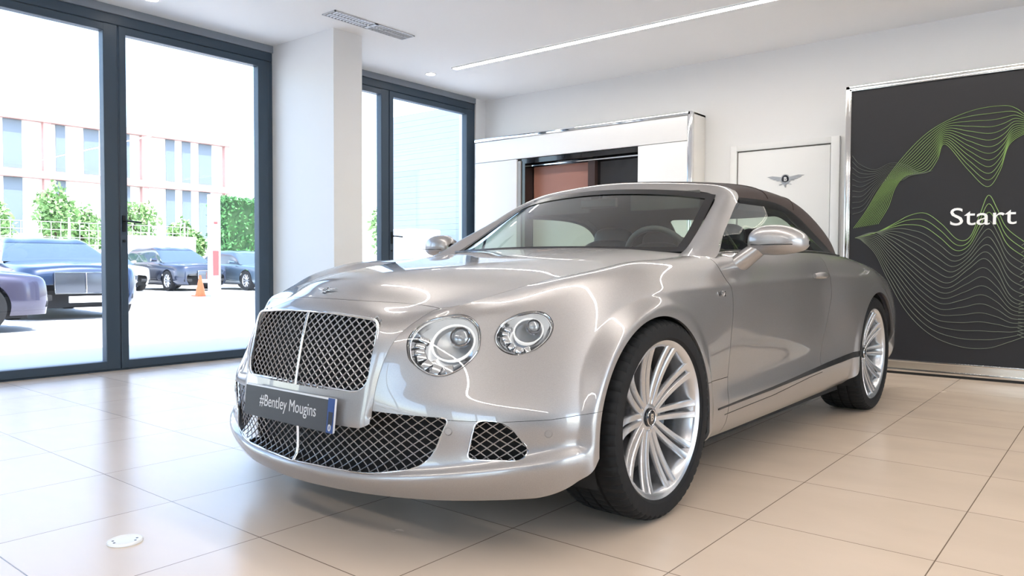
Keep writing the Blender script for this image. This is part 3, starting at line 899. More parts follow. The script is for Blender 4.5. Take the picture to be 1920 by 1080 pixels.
# side seams
def sill_line(v): return v[:, 2] - np.interp(v[:, 0], [-2.4, -1.72, -1.05, -.45], [.404, .372, .346, .332])
def bump_seam(v): return v[:, 2] - np.interp(np.abs(v[:, 1]), [0, .60, .75, .86, .95], [.432, .440, .437, .442, .458])

skin = SM.grid(SK)
yz = lambda v: np.column_stack([np.abs(v[:, 1]), v[:, 2]])
LG = rounded([(-.2, .232), (.36, .247), (.552, .286), (.618, .446), (.30, .452), (-.2, .452)], [0, .02, .06, .02, 0, 0])
FG = rounded([(.660, .318), (.802, .318), (.812, .350), (.765, .438), (.688, .443)], [.02, .03, .04, .06, .02])
lg_fn, fg_fn = poly_sdf(LG), poly_sdf(FG)
frontmask = lambda f: (lambda v: np.where(v[:, 0] > .4, f(yz(v)), 1.0))
# lamp outlines on the skin (points x, y, z)
LAMPS = {
 'main': [(.804,.454,.640),(.790,.443,.681),(.757,.453,.720),(.723,.487,.745),(.679,.534,.757),(.652,.578,.751),(.643,.613,.721),(.651,.630,.678),(.669,.635,.643),(.699,.624,.610),(.734,.600,.583),(.763,.568,.568),(.785,.533,.572),(.799,.499,.589),(.806,.469,.613)],
 'outer': [(.622,.664,.675),(.610,.658,.705),(.581,.666,.736),(.540,.691,.759),(.495,.722,.768),(.468,.752,.759),(.462,.775,.731),(.480,.783,.698),(.514,.776,.666),(.553,.755,.642),(.590,.723,.632),(.615,.688,.646)],
}
def closed_spline(P, n):
    P = np.array(P, float); m = len(P)
    out = []
    for t in np.linspace(0, m, n, endpoint=False):
        i = int(t); f = t - i
        a_, b_, c_, d_ = P[(i - 1) % m], P[i % m], P[(i + 1) % m], P[(i + 2) % m]
        out.append(0.5 * ((2 * b_) + (c_ - a_) * f + (2 * a_ - 5 * b_ + 4 * c_ - d_) * f * f + (3 * b_ - a_ - 3 * c_ + d_) * f ** 3))
    return np.array(out)
def lamp_fn(key):
    L = closed_spline(LAMPS[key], 64)[:, 1:]
    sd = poly_sdf(L)
    return lambda v: np.where(v[:, 0] > .3, sd(yz(v)), 1.0)
lampM, lampO = lamp_fn('main'), lamp_fn('outer')

body = skin.cut(ARF).cut(ARR)
# lower front bumper
lower = fmin(neg(bump_seam, .0007), lambda v: v[:, 0] - .02)
tip = lambda v: np.where((v[:, 0] < .64) & (v[:, 0] > .1), v[:, 2] - (.195 + .105 * ((.64 - v[:, 0]) / .19) ** 2), 1.0)
fb_ = body.cut(lower).cut(frontmask(lg_fn)).cut(frontmask(fg_fn)).cut(tip)
def both(sm):
    m = sm.mirror(); n = len(sm.v)
    return SM(np.vstack([sm.v, m.v]), sm.f + [tuple(i + n for i in f) for f in m.f])
def weld(o, d=1e-4):
    bm = bmesh.new(); bm.from_mesh(o.data)
    bmesh.ops.remove_doubles(bm, verts=[v for v in bm.verts if abs(v.co.y) < 1e-4], dist=d)
    bm.to_mesh(o.data); bm.free(); smooth(o.data)
o = both(fb_).build('front_bumper', M_paint, CAR, rim=0)
weld(o)
rimmed = o
def side(sm, name, m=M_paint, rim=0.012):
    r = []
    for q in (sm, sm.mirror()):
        r.append(q.build(name, m, CAR, rim=rim))
    return r
# front wing
seam_in = lambda v: np.where((v[:, 0] > .55) & (np.abs(v[:, 1]) < .30), -1.0, 1.0)
wing = body.cut(band(bump_seam, .0007)).cut(band(door_f, .002)).cut(lambda v: v[:, 0] + .9).cut(frontmask(lg_fn)).cut(frontmask(fg_fn)).cut(lampM).cut(lampO)
wing2 = body.cut(neg(bump_seam, .0015)).cut(band(door_f, .002)).cut(lambda v: -v[:, 0] + .02)
wing = wing.cut(lambda v: np.where(v[:, 0] > .40, np.abs(v[:, 1]) - .355, 1.0))
n = len(wing.v)
wing = SM(np.vstack([wing.v, wing2.v]), wing.f + [tuple(i + n for i in f) for f in wing2.f])
side(wing, 'front_wing')
rest = body.cut(neg(door_f, .002))
door = rest.cut(band(door_r, .002)).cut(band(sill_line, .0))
DOORS = side(door, 'door')
heel = lambda v: np.where((v[:, 0] < -2.10) & (v[:, 0] > -2.5), v[:, 2] - (.200 + .115 * ((-2.10 - v[:, 0]) / .22) ** 2), 1.0)
sill = rest.cut(neg(sill_line, .0)).cut(lambda v: v[:, 0] + 2.33).cut(heel)
side(sill, 'side_sill')
quarter = rest.cut(neg(door_r, .002)).cut(fmax(band(sill_line, .0), lambda v: -v[:, 0] - 2.33)).cut(lambda v: v[:, 0] + 3.12)
side(quarter, 'rear_wing')
rear = rest.cut(lambda v: -v[:, 0] - 3.124)
o = both(rear).build('rear_bumper', M_paint, CAR, rim=0); weld(o)
# black strip in the sill seam
t = MB()
xs = np.linspace(-.46, -2.33, 80)
def side_y(x, z):
    k = np.argmin(np.abs(SK[150:520, 40, 0] - x)) + 150
    row = SK[k]; return float(np.interp(z, row[:, 2], row[:, 1]))
sl = lambda x: float(np.interp(x, [-2.4, -1.72, -1.05, -.45], [.404, .372, .346, .332]))
top = []; bot = []
for x in xs:
    h = np.interp(x, [-2.33, -1.9, -1.2, -.46], [.034, .028, .014, .007])
    z = sl(x)
    top.append((x, side_y(x, z + h * .5) + .0025, z + h * .6)); bot.append((x, side_y(x, z - h * .5) + .0035, z - h * .4))
vs = top + bot; N = len(xs)
fs = [(i, i + 1, N + i + 1, N + i) for i in range(N - 1)]
for s in (1, -1):
    sm = SM([(a, b * s, c) for a, b, c in vs], fs if s < 0 else [f[::-1] for f in fs])
    sm.build('sill_strip', M_trimblk, CAR, rim=.012)
# feature line low on the sill
for s in (1, -1):
    t = MB(); t.tube([(x, (side_y(x, float(np.interp(x, [-2.2, -1.57, -1.06, -.53], [.365, .342, .312, .300]))) + .0005) * s, float(np.interp(x, [-2.2, -1.57, -1.06, -.53], [.365, .342, .312, .300]))) for x in np.linspace(-.53, -1.75, 40)], .0018, 6)
    t.build('sill_groove', M_trimblk, CAR)

# bonnet + shell
hood = SM.grid(HG, flip=False)
from mathutils.bvhtree import BVHTree
GR = rounded([(-.352, .738), (-.352, .504), (.352, .504), (.352, .738), (.18, .752), (0, .757), (-.18, .752)], [.03, .06, .06, .03, .1, 0, .1])
GRi = rounded([(-.36, .744), (-.352, .498), (.352, .498), (.36, .744), (.18, .759), (0, .764), (-.18, .759)], [.035, .06, .06, .035, .1, 0, .1])
gr_fn = poly_sdf(GR)
yzs = lambda v: np.column_stack([v[:, 1], v[:, 2]])
g_mask = lambda v: np.where(v[:, 0] > .76, gr_fn(yzs(v)), 1.0)
# lay the shell's edge onto the wings
_bv = BVHTree.FromPolygons([tuple(x) for x in skin.v], skin.f)
for i in range(HG.shape[0]):
    e = HG[i, -1]
    wgt = 1 - float(np.clip((.66 - e[0]) / .14, 0, 1)); wgt = wgt * wgt * (3 - 2 * wgt)
    if wgt <= 0 or e[2] < .43: continue
    near = _bv.find_nearest(Vector(e))
    nn_ = near[1] if near[1].x > 0 else -near[1]
    dv = (np.array(near[0]) + np.array(nn_) * .0012 - e) * wgt
    n_ = 22
    for j in range(n_):
        w_ = (1 - j / n_) ** 2
        HG[i, -1 - j] += dv * w_
        HG[i, j] += dv * np.array([1, -1, 1]) * w_
hood = SM.grid(HG, flip=False)
SHB = rounded([(-.5, .9), (-.5, .6), (-.41, .52), (-.372, .394), (.372, .394), (.41, .52), (.5, .6), (.5, .9)], [0, 0, 0, .045, .045, 0, 0, 0])
shb_fn = poly_sdf(SHB)
shell_cut = lambda v: np.where((v[:, 2] < .5), -shb_fn(yzs(v)), 1.0)
nose_line = lambda v: np.where(v[:, 0] > .55, v[:, 2] - (.800 - .098 * np.abs(v[:, 1]) ** 2), 1.0)
hood_top = hood.cut(band(nose_line, .0005))
shell = hood.cut(neg(nose_line, .0005)).cut(g_mask).cut(shell_cut)
hood_top.build('bonnet', M_paint, CAR, rim=.003)
shell.build('radiator_shell', M_paint, CAR, rim=.014)

# rear deck between the soft top and the boot
top_row = SK[:, -1]
ks = [k for k in range(NU) if top_row[k, 0] < -2.12]
DK = []
for k in ks[::6] + [ks[-1]]:
    x, y, z = top_row[k]; 
    xi = np.interp(x, [-3.57, -2.12], [-3.57, -2.50])
    DK.append([(x, y, z), (x * .75 + xi * .25, y * .80, z + .022), (x * .4 + xi * .6, y * .5, z + .036), (xi, y * .2, z + .045), (xi, 0, z + .046)])
DK = np.array(DK)
DG = grid_surface(DK, 60, 24)
dk = SM.grid(DG, flip=False)
o = both(dk).build('boot_lid', M_paint, CAR, rim=0); weld(o)
# ---- helpers that drop points onto the skin
from mathutils.bvhtree import BVHTree
_sk = BVHTree.FromPolygons([tuple(x) for x in skin.v], skin.f)
_hd = BVHTree.FromPolygons([tuple(x) for x in hood.v], hood.f)
def skin_x(y, z):
    r = _sk.ray_cast(Vector((3, max(abs(y), .002), z)), Vector((-1, 0, 0)))
    return r[0].x if r[0] else None
def hood_x(y, z):
    r = _hd.ray_cast(Vector((3, y, z)), Vector((-1, 0, 0)))
    return r[0].x if r[0] else None
def skin_y(x, z):
    r = _sk.ray_cast(Vector((x, 3, z)), Vector((0, -1, 0)))
    return r[0].y if r[0] else .93

def lattice(outline, pu, pv, xfun, r, name, parent=CAR, centre=(0, .62), rec=.012, m=None, wave=.0):
    """crossed diagonal bars inside an outline in (y,z)"""
    sd = poly_sdf(outline)
    mb = MB()
    lo, hi = outline.min(0), outline.max(0)
    L = np.hypot(*(hi - lo)) + .1
    for sgn in (1, -1):
        d = np.array([pu, sgn * pv]); d /= np.linalg.norm(d)
        k0 = int(((hi - lo)[0] / pu + (hi - lo)[1] / pv)) + 3
        for k in range(-k0, k0 + 1):
            o = np.array([centre[0] + k * pu, centre[1]])
            ts = np.arange(-L, L, .006)
            P = o[None] + ts[:, None] * d[None]
            ins = sd(P) < .004
            i = 0
            while i < len(ts):
                if ins[i]:
                    j = i
                    while j + 1 < len(ts) and ins[j + 1]: j += 1
                    if j - i >= 2:
                        seg = P[i:j + 1:4] if (j - i) % 4 == 0 else np.vstack([P[i:j + 1:4], P[j]])
                        pts = []
                        for y, z in seg:
                            x = xfun(y, z)
                            if x is not None: pts.append((x - rec + (.0012 * sgn), y, z))
                        if len(pts) > 1: mb.tube(pts, r, 5, cap=False)
                    i = j + 1
                else: i += 1
    return mb.build(name, m or M_meshm, parent, 60, fixn=False)

# ---- radiator grille
gx = lambda y, z: float(np.interp(z, [.40, .47, .56, .66, .74, .79], [.934, .925, .910, .890, .868, .842])) - .27 * y * y
grille = lattice(GRi, .034, .0285, gx, .0024, 'radiator_grille', rec=.016)
bk = MB(); n = 24
for i in range(n):
    pass
bp = SM.grid(np.array([[(gx(y, z) - .055, y, z) for z in np.linspace(.47, .745, 8)] for y in np.linspace(-.37, .37, 17)]), flip=False)
bp.build('grille_backing', M_hole, grille, rim=0)
MB().tube([(gx(0, z) - .006, 0, z) for z in np.linspace(.497, .764, 14)], .0052, 8, flat=1).build('centre_bar', M_chrome, grille, 60)
o3 = [(gx(y, z) - .003, y, z) for y, z in GR[::2]]
MB().tube(o3, .0052, 8, closed=True).build('chrome_surround', M_chrome, grille, 60)

# ---- lower and side intakes
sx = lambda y, z: skin_x(y, z)
LGf = rounded([(-.618, .446), (-.552, .286), (-.36, .247), (0, .2385), (.36, .247), (.552, .286), (.618, .446)], [.02, .06, .05, 0, .05, .06, .02])
low_g = lattice(LGf, .041, .029, sx, .0019, 'lower_grille', rec=.020, centre=(0, .35))
bp = SM.grid(np.array([[((skin_x(y, .36) or .8) - .10, y, z) for z in np.linspace(.20, .47, 4)] for y in np.linspace(-.64, .64, 25)]))
bp.build('grille_backing', M_hole, low_g, rim=0)
MB().tube([(skin_x(.001, z) - .006, 0, z) for z in np.linspace(.238, .40, 8)], .006, 8).build('centre_bar', M_chrome, low_g, 60)
rim_pts = [(y, z) for y, z in LGf if True]
P3 = []
R_ = np.array(rim_pts)
for i in range(len(R_) - 1):
    a, b = R_[i], R_[i + 1]
    n = max(1, int(np.linalg.norm(b - a) / .03))
    for t in range(n): P3.append(a + (b - a) * t / n)
P3.append(R_[-1])
MB().tube([(skin_x(y, z) - .004, y, z) for y, z in P3], .0040, 6).build('chrome_surround', M_chrome, low_g, 60)
for s in (1, -1):
    FGs = FG * np.array([s, 1])
    if s < 0: FGs = FGs[::-1]
    fgm = lattice(FGs, .033, .0275, lambda y, z: skin_x(abs(y), z), .0019, 'side_intake_grille', rec=.016, centre=(.74 * s, .38))
    ff = []
    for i in range(len(FGs)):
        a, b = FGs[i], FGs[(i + 1) % len(FGs)]
        n = max(1, int(np.linalg.norm(b - a) / .025))
        for t in range(n): ff.append(a + (b - a) * t / n)
    MB().tube([(skin_x(abs(y), z) - .005, y, z) for y, z in ff], .0040, 6, closed=True).build('chrome_surround', M_chrome, fgm, 60)
    bb = SM.grid(np.array([[((skin_x(y, .37) or .6) - .07, y * s, z) for z in np.linspace(.29, .46, 4)] for y in np.linspace(.63, .84, 8)]), flip=s < 0)
    bb.build('intake_backing', M_hole, fgm, rim=0)
# parking sensors
for s in (1, -1):
    for (y, z) in ((.617, .405), (.854, .399)):
        x = skin_x(y, z); x2 = skin_x(y + .012, z); nrm = Vector((.012, -(x2 - x), 0)).normalized()
        c = Vector((x, y * s, z)); nn = Vector((nrm.x, nrm.y * s, 0)).normalized()
        a = Vector((0, 0, 1)); b = nn.cross(a)
        mb = MB(); K = 20; vs = []
        for r_, h in ((.0, .0015), (.0095, .0015), (.0105, -.001), (.0115, .0), (.0125, .0012), (.0135, -.001)):
            vs += [tuple(c + (a * math.cos(2 * math.pi * k / K) + b * math.sin(2 * math.pi * k / K)) * r_ + nn * h) for k in range(K)]
        fs = [(i * K + k, i * K + (k + 1) % K, (i + 1) * K + (k + 1) % K, (i + 1) * K + k) for i in range(5) for k in range(K)]
        mb.add(vs, fs).build('parking_sensor', M_paint, CAR, 30)

# ---- head lamps
M_frit_ = mat('gasket_black', (.010, .010, .012), .4, rvar=.05)
M_lens = glass_mat('lamp_lens', (.97, .98, .98), 1.0, 1.45)
M_bowl = mat('lamp_reflector', (.66, .67, .69), .12, .95, rvar=.05, nscale=40)
M_bowld = mat('lamp_bowl_satin', (.62, .63, .65), .32, .7, rvar=.08, nscale=30)
M_led = mat('led_ring_white', (.9, .9, .9), .3, emit=(1, .97, .93), estr=.35)
M_lensd = mat('projector_glass', (.34, .35, .37), .05, .3, coat=1, spec=1.0)
for key, tag_ in (('main', 'head_lamp'), ('outer', 'outer_lamp')):
    O3 = closed_spline(LAMPS[key], 64)
    c = O3.mean(0)
    _u, _s, vt = np.linalg.svd(O3 - c)
    nrm = vt[2]; nrm = nrm if nrm[0] > 0 else -nrm
    ax = vt[0] if vt[0][1] > 0 else -vt[0]; ay = np.cross(nrm, ax)
    if ay[2] < 0: ay = -ay
    fn = lampM if key == 'main' else lampO
    lens0 = skin.cut(neg(fn, .0015)).cut(lambda v: v[:, 1]).cut(lambda v: v[:, 0] - .3)
    R0 = np.linalg.norm(O3 - c, axis=1).mean()
    for s in (1, -1):
        S = np.array([1, s, 1])
        def rings(spec, name, m, par):
            vs = []
            for k, d in spec:
                for p in O3: vs.append(tuple(((p - c) * k + c - nrm * d) * S))
            K = len(O3); fs = []
            for i in range(len(spec) - 1):
                for j in range(K):
                    q = (i * K + j, i * K + (j + 1) % K, (i + 1) * K + (j + 1) % K, (i + 1) * K + j)
                    fs.append(q if s > 0 else q[::-1])
            me = MB().add(vs, fs)
            return me.build(name, m, par, 35, fixn=False)
        bezel = rings([(1.0, .002), (.985, .004), (.955, .002), (.925, .006), (.91, .016)], tag_, M_chrome, CAR)
        rings([(1.012, -.0012), (1.0, .003), (.985, .003)], 'lamp_gasket', M_frit_, bezel)
        rings([(.91, .012), (.86, .035), (.74, .055), (.58, .068), (.0, .070)], 'reflector_bowl', M_bowl, bezel)
        (lens0 if s > 0 else lens0.mirror()).build('lens', M_lens, bezel, rim=0)
        A, B_, N_ = (Vector(tuple(a_ * S)) for a_ in (ax, ay, nrm))
        C_ = Vector(tuple(c * S))
        def disc_lathe(prof, cu, cv, name, m, K=40, sq=1.0, dep=0.0):
            mb = MB(); vs = []
            for r_, h in prof:
                for k in range(K):
                    t = 2 * math.pi * k / K
                    vs.append(tuple(C_ + A * (cu + r_ * math.cos(t)) + B_ * (cv + r_ * math.sin(t) * sq) + N_ * (h - dep)))
            fs = [(i * K + k, i * K + (k + 1) % K, (i + 1) * K + (k + 1) % K, (i + 1) * K + k) for i in range(len(prof) - 1) for k in range(K)]
            return mb.add(vs, fs).build(name, m, bezel, 40)
        q = 1.08 if key == 'main' else .76
        # big light ring with the projector in its far end
        cu, cv = .030 * q, .008 * q
        disc_lathe([(.0665*q, -.004), (.0685*q, .002), (.066*q, .007), (.0625*q, .004), (.061*q, -.03)], cu, cv, 'light_ring', M_led, 48, .84, .026)
        disc_lathe([(.061*q, .0), (.054*q, -.018), (.03*q, -.026), (.0001, -.028)], cu, cv, 'ring_reflector', M_bowld, 40, .84, .028)
        disc_lathe([(.031*q, -.01), (.031*q, .012), (.028*q, .015), (.0255*q, .010)], cu + .026 * q, cv + .006 * q, 'projector_ring', mat('projector_chrome', (.25, .25, .27), .12, 1.0, rvar=.03), 36, 1, .022)
        disc_lathe([(.025*q, .008), (.020*q, .014), (.011*q, .018), (.0001, .0195)], cu + .026 * q, cv + .006 * q, 'projector_lens', M_lensd, 32, 1, .022)
        # small fins at the inner side
        for k, (fu, fv, w_) in enumerate(((-.050, .054, .020), (-.066, .040, .020), (-.074, .022, .022), (-.074, .004, .024), (-.068, -.024, .026), (-.046, -.050, .030), (-.010, -.066, .028))):
            mb = MB()
            aa = math.atan2(fv, fu)
            du, dv = math.cos(aa), math.sin(aa)
            pts = [(fu - du * .016 - dv * w_ * .5, fv - dv * .016 + du * w_ * .5), (fu - du * .016 + dv * w_ * .5, fv - dv * .016 - du * w_ * .5), (fu + du * .014 + dv * w_ * .4, fv + dv * .014 - du * w_ * .4), (fu + du * .014 - dv * w_ * .4, fv + dv * .014 + du * w_ * .4)]
            vs = [tuple(C_ + A * (p[0] * q) + B_ * (p[1] * q) - N_ * dd) for dd in (.052, .030) for p in pts]
            mb.add(vs, [(4, 5, 6, 7), (0, 1, 5, 4), (1, 2, 6, 5), (2, 3, 7, 6), (3, 0, 4, 7)]).build('reflector_segment', M_bowl, bezel, bevel=.003)

# ---- number plate
M_plate = mat('plate_charcoal', (.040, .042, .050), .4, rvar=.05)
pl = MB().box(-.004, .006, -.262, .262, -.056, .056).build('number_plate', mat('plate_base_white', (.7, .7, .72), .35, rvar=.05), CAR, bevel=.003)
pl.location = (.941, -.003, .4285); pl.rotation_euler = (0, math.radians(-6), 0)
MB().box(.006, .0075, -.262, .228, -.056, .050).build('plate_face', M_plate, pl)
b_ = MB().box(.0055, .0078, .229, .262, -.056, .056).build('country_band', mat('plate_band_blue', (.012, .055, .22), .35, rvar=.05), pl)
MB().box(.0078, .0082, .236, .258, -.030, .012).build('dark_label', mat('plate_band_dark', (.006, .008, .02), .4, rvar=.04), pl)
Ry = Matrix(((0, 0, 1), (1, 0, 0), (0, 1, 0))).to_4x4()
M_ptxt = mat('plate_lettering', (.62, .62, .64), .4, rvar=.04)
text_mesh('#Bentley Mougins', .058, .0004, (.0079, .002, .004), Ry, 'plate_lettering', M_ptxt, pl, bold=0, xscale=.80)
text_mesh('0', .030, .0004, (.0086, .246, -.040), Ry, 'band_figure', M_ptxt, pl, bold=.0008)
# ---- bonnet badge
bd = empty_badge = None
w, ring, tl, disc = winged_badge(.060, .0025)
def place(mb, M4):
    mb.v = [tuple(M4 @ Vector(v)) for v in mb.v]; return mb
zb = .0
r_ = _hd.ray_cast(Vector((.783, 0, 2)), Vector((0, 0, -1)))
BM = Matrix.Translation(r_[0] + Vector((0.002, 0, .004))) @ Matrix.Rotation(math.radians(90), 4, 'Z') @ Matrix.Rotation(math.radians(-62), 4, 'X')
o = place(ring, BM).build('bonnet_badge', M_chrome, CAR, 40)
for s_, n_ in ((w, 'badge_wings'), (disc, 'badge_disc')):
    place(s_, BM).build(n_, M_chrome if n_ != 'badge_disc' else mat('emblem_dark', (0.02, 0.02, 0.03), 0.25, rvar=0.02), o)
t_ = text_mesh('B', .016, .0006, (0, 0, 0), Matrix.Identity(4), 'badge_letter', M_chrome, o, bold=.0004)
t_.data.transform(BM @ Matrix.Translation((0, -.003, 0)) @ Matrix.Rotation(math.pi / 2, 4, 'X'))
# wing lettering
for s in (1, -1):
    x0, z0 = -.487, .803
    y0 = skin_y(x0, z0)
    Rt = Matrix(((-1, 0, 0), (0, 0, 1), (0, 1, 0))) if s > 0 else Matrix(((1, 0, 0), (0, 0, -1), (0, 1, 0)))
    text_mesh('W12', .030, .001, (x0, (y0 + .0015) * s, z0), Rt.to_4x4(), 'wing_lettering', M_chrome, CAR, bold=.0008, xscale=1.25)

# ---- windscreen, its frame, soft top
WIN = [  # lower centre -> lower left corner ; rows rising
 [(-.43,0,.975),(-.455,.28,.975),(-.53,.53,.975),(-.60,.695,.978)],
 [(-.60,0,1.085),(-.62,.27,1.08),(-.68,.51,1.065),(-.745,.680,1.055)],
 [(-.80,0,1.205),(-.815,.26,1.198),(-.865,.48,1.180),(-.92,.648,1.160)],
 [(-1.00,0,1.318),(-1.012,.25,1.310),(-1.05,.46,1.292),(-1.10,.612,1.268)],
]
WIN = np.array(WIN, float)
_mw = WIN[:, 1:][:, ::-1].copy(); _mw[:, :, 1] *= -1
WG = grid_surface(np.concatenate([_mw, WIN], 1), 24, 60)
M_ws = glass_mat('windscreen_glass', (.78, .87, .80), 1.0, 1.85)
M_sideg = glass_mat('side_window_glass', (.80, .88, .80), 1.0, 1.5)
ws = SM.grid(WG, flip=True).build('windscreen', M_ws, CAR, rim=.004)
# black border of the screen
def band_strip(A, B, name, m, par, rim=.004, flip=False):
    G = np.stack([np.asarray(A), (np.asarray(A) + np.asarray(B)) / 2, np.asarray(B)], 1)
    return SM.grid(G, flip=flip).build(name, m, par, rim=rim)
M_frit = mat('screen_border_black', (.010, .010, .012), .25, rvar=.05)
ed = np.concatenate([WG[0, ::-1][:30][::-1] * 0 + WG[0, 30:], ])  # lower edge right half (y>0)
side_e = WG[:, -1]; side_i = WG[:, -3]
off = np.array([.003, 0, .003])
for s in (1, -1):
    S = np.array([1, s, 1])
    band_strip((side_i + off) * S, (side_e + off) * S, 'screen_border', M_frit, ws, 0, flip=s < 0)
band_strip(WG[-1] + off, WG[-3] + off, 'screen_border', M_frit, ws, 0, flip=True)
band_strip(WG[0] + off, WG[2] + off, 'screen_border', M_frit, ws, 0)
FR = [ # inner, raised middle, outer
 [(-.36,.700,.905),(-.34,.79,.905),(-.38,.865,.885)],
 [(-.44,.700,.936),(-.42,.79,.938),(-.46,.868,.918)],
 [(-.52,.698,.958),(-.51,.79,.965),(-.54,.856,.940)],
 [(-.60,.698,.985),(-.61,.785,1.006),(-.63,.845,.974)],
 [(-.70,.686,1.035),(-.715,.765,1.062),(-.740,.812,1.045)],
 [(-.84,.664,1.113),(-.87,.727,1.140),(-.905,.768,1.128)],
 [(-.98,.640,1.194),(-1.02,.693,1.222),(-1.065,.728,1.210)],
 [(-1.08,.614,1.255),(-1.135,.658,1.285),(-1.185,.690,1.270)],
 [(-1.112,.570,1.283),(-1.175,.600,1.318),(-1.235,.630,1.312)],
 [(-1.098,.490,1.297),(-1.155,.500,1.335),(-1.215,.510,1.338)],
 [(-1.050,.28,1.312),(-1.105,.28,1.350),(-1.165,.28,1.358)],
 [(-1.030,0,1.320),(-1.085,0,1.360),(-1.145,0,1.370)],
]
FR = np.array(FR, float)
_mf = FR[:-1][::-1].copy(); _mf[:, :, 1] *= -1
FG_ = grid_surface(np.concatenate([FR, _mf]), 180, 12)
SM.grid(FG_, flip=True).build('windscreen_frame', M_paint, CAR, rim=.02)
TOP = [
 [(-1.205,.684,1.262),(-1.215,.640,1.308),(-1.205,.50,1.343),(-1.165,.27,1.362),(-1.14,0,1.373)],
 [(-1.50,.690,1.268),(-1.50,.645,1.323),(-1.48,.50,1.365),(-1.45,.27,1.386),(-1.43,0,1.393)],
 [(-1.78,.695,1.252),(-1.83,.650,1.316),(-1.86,.50,1.360),(-1.88,.27,1.382),(-1.90,0,1.389)],
 [(-2.00,.718,1.188),(-2.10,.668,1.275),(-2.22,.50,1.325),(-2.27,.27,1.345),(-2.30,0,1.352)],
 [(-2.15,.760,1.095),(-2.34,.692,1.190),(-2.50,.51,1.245),(-2.60,.27,1.268),(-2.63,0,1.276)],
 [(-2.24,.800,1.022),(-2.48,.730,1.082),(-2.70,.53,1.135),(-2.83,.28,1.158),(-2.88,0,1.165)],
 [(-2.27,.815,.982),(-2.54,.745,1.005),(-2.80,.55,1.025),(-2.96,.29,1.035),(-3.02,0,1.045)],
]
TOP = np.array(TOP, float)
_mt = TOP[:, :-1][:, ::-1].copy(); _mt[:, :, 1] *= -1
TG = grid_surface(np.concatenate([TOP, _mt], 1), 70, 90)
M_cloth = mat('soft_top_brown_cloth', (.028, .014, .011), .9, noise=.18, nscale=260, bump=.25, sheen=.08)
M_liner = mat('top_lining_dark', (.018, .018, .020), .9, noise=.1)
RW = poly_sdf(rounded([(-.47, 1.13), (-.42, 1.275), (.42, 1.275), (.47, 1.13)], .05))
rwf = lambda v: np.where(v[:, 0] < -2.35, RW(np.column_stack([v[:, 1], v[:, 2]])), 1.0)
st = SM.grid(TG, flip=False).cut(rwf).build('soft_top', M_cloth, CAR, rim=.03)
SM.grid(TG, flip=False).cut(neg(rwf)).build('rear_window', M_sideg, st, rim=0)
TL = TG.copy(); TL[:, :, 2] -= .03
TL[:, :, 1] *= .975
SM.grid(TL, flip=True).cut(lambda v: np.where(v[:, 0] < -2.35, RW(np.column_stack([v[:, 1], v[:, 2] + .028])), 1.0)).build('lining', M_liner, st, rim=0)
# seams over the top
for fi in (16, 34):
    MB().tube([tuple(p + np.array([0, 0, .001])) for p in TG[fi][2:-2:2]], .0035, 6).build('cloth_seam', M_cloth, st)
# black seal and rail along the top of the side window, belt seals, door glass
belt = lambda x: (float(np.interp(-x, -ST[::1, -1, 0][11:18], ST[11:18, -1, 1])), float(np.interp(-x, -ST[11:18, -1, 0], ST[11:18, -1, 2])))
edge = TG[:, 0]                       # lower edge of the cloth, y>0 side
edge = edge[edge[:, 0] > -2.262]
M_seal = mat('window_seal_black', (.010, .010, .011), .55, rvar=.05)
for s in (1, -1):
    S = np.array([1, s, 1])
    inner = edge + np.array([0.0, -.012, -.062]); inner[:, 0] = np.where(edge[:, 2] < 1.24, edge[:, 0] + (1.24 - edge[:, 2]) * .42, edge[:, 0])
    inner[:, 2] = np.maximum(inner[:, 2], .99)
    G = np.stack([edge, edge * .5 + inner * .5 + np.array([0, .012, 0]), inner], 1) * S
    SM.grid(G, flip=s > 0).build('window_seal', M_seal, CAR, rim=.02)
    # glass
    xs = np.linspace(-.66, -2.16, 40)
    gl = []
    for x in xs:
        yb, zb = belt(x); yb -= .022; zb -= .01
        if x > -1.14: k = (x + .62) / (-1.14 + .62); zt = .985 + (1.255 - .985) * max(k, 0) ; yt = .85 + (.672 - .85) * max(k, 0)
        else:
            zt = float(np.interp(-x, [1.14, 1.5, 1.78, 1.95, 2.05, 2.16], [1.255, 1.255, 1.235, 1.17, 1.11, 1.02])); yt = float(np.interp(-x, [1.14, 1.5, 1.78, 1.95, 2.05, 2.16], [.672, .68, .686, .705, .735, .775]))
        zt = max(zt, zb + .005)
        gl.append([np.array([x, yb, zb]) * (1 - t) + np.array([x, yt, zt]) * t + np.array([0, .012 * math.sin(math.pi * t), 0]) for t in np.linspace(0, 1, 8)])
    G = np.array(gl) * S
    SM.grid(G, flip=s < 0).build('side_glass', M_sideg, CAR, rim=.004)
    # belt moulding
    pts = []
    for x in np.linspace(-.63, -2.30, 30):
        yb, zb = belt(x); pts.append((x, (yb - .004) * s, zb + .003))
    MB().tube(pts, .0065, 8).build('belt_moulding', mat('belt_chrome', (.30, .29, .28), .2, 1.0, rvar=.04), CAR, 60)
    MB().tube([(x, (y - .022 * 1) * s, z + .002) for (x, y, z) in [(p[0], abs(p[1]), p[2]) for p in pts]], .012, 8).build('belt_seal', M_seal, CAR, 60)
    MB().tube([(-.905, .742 * s, 1.09), (-.93, .80 * s, .99)], .007, 6).build('glass_guide', M_seal, CAR)

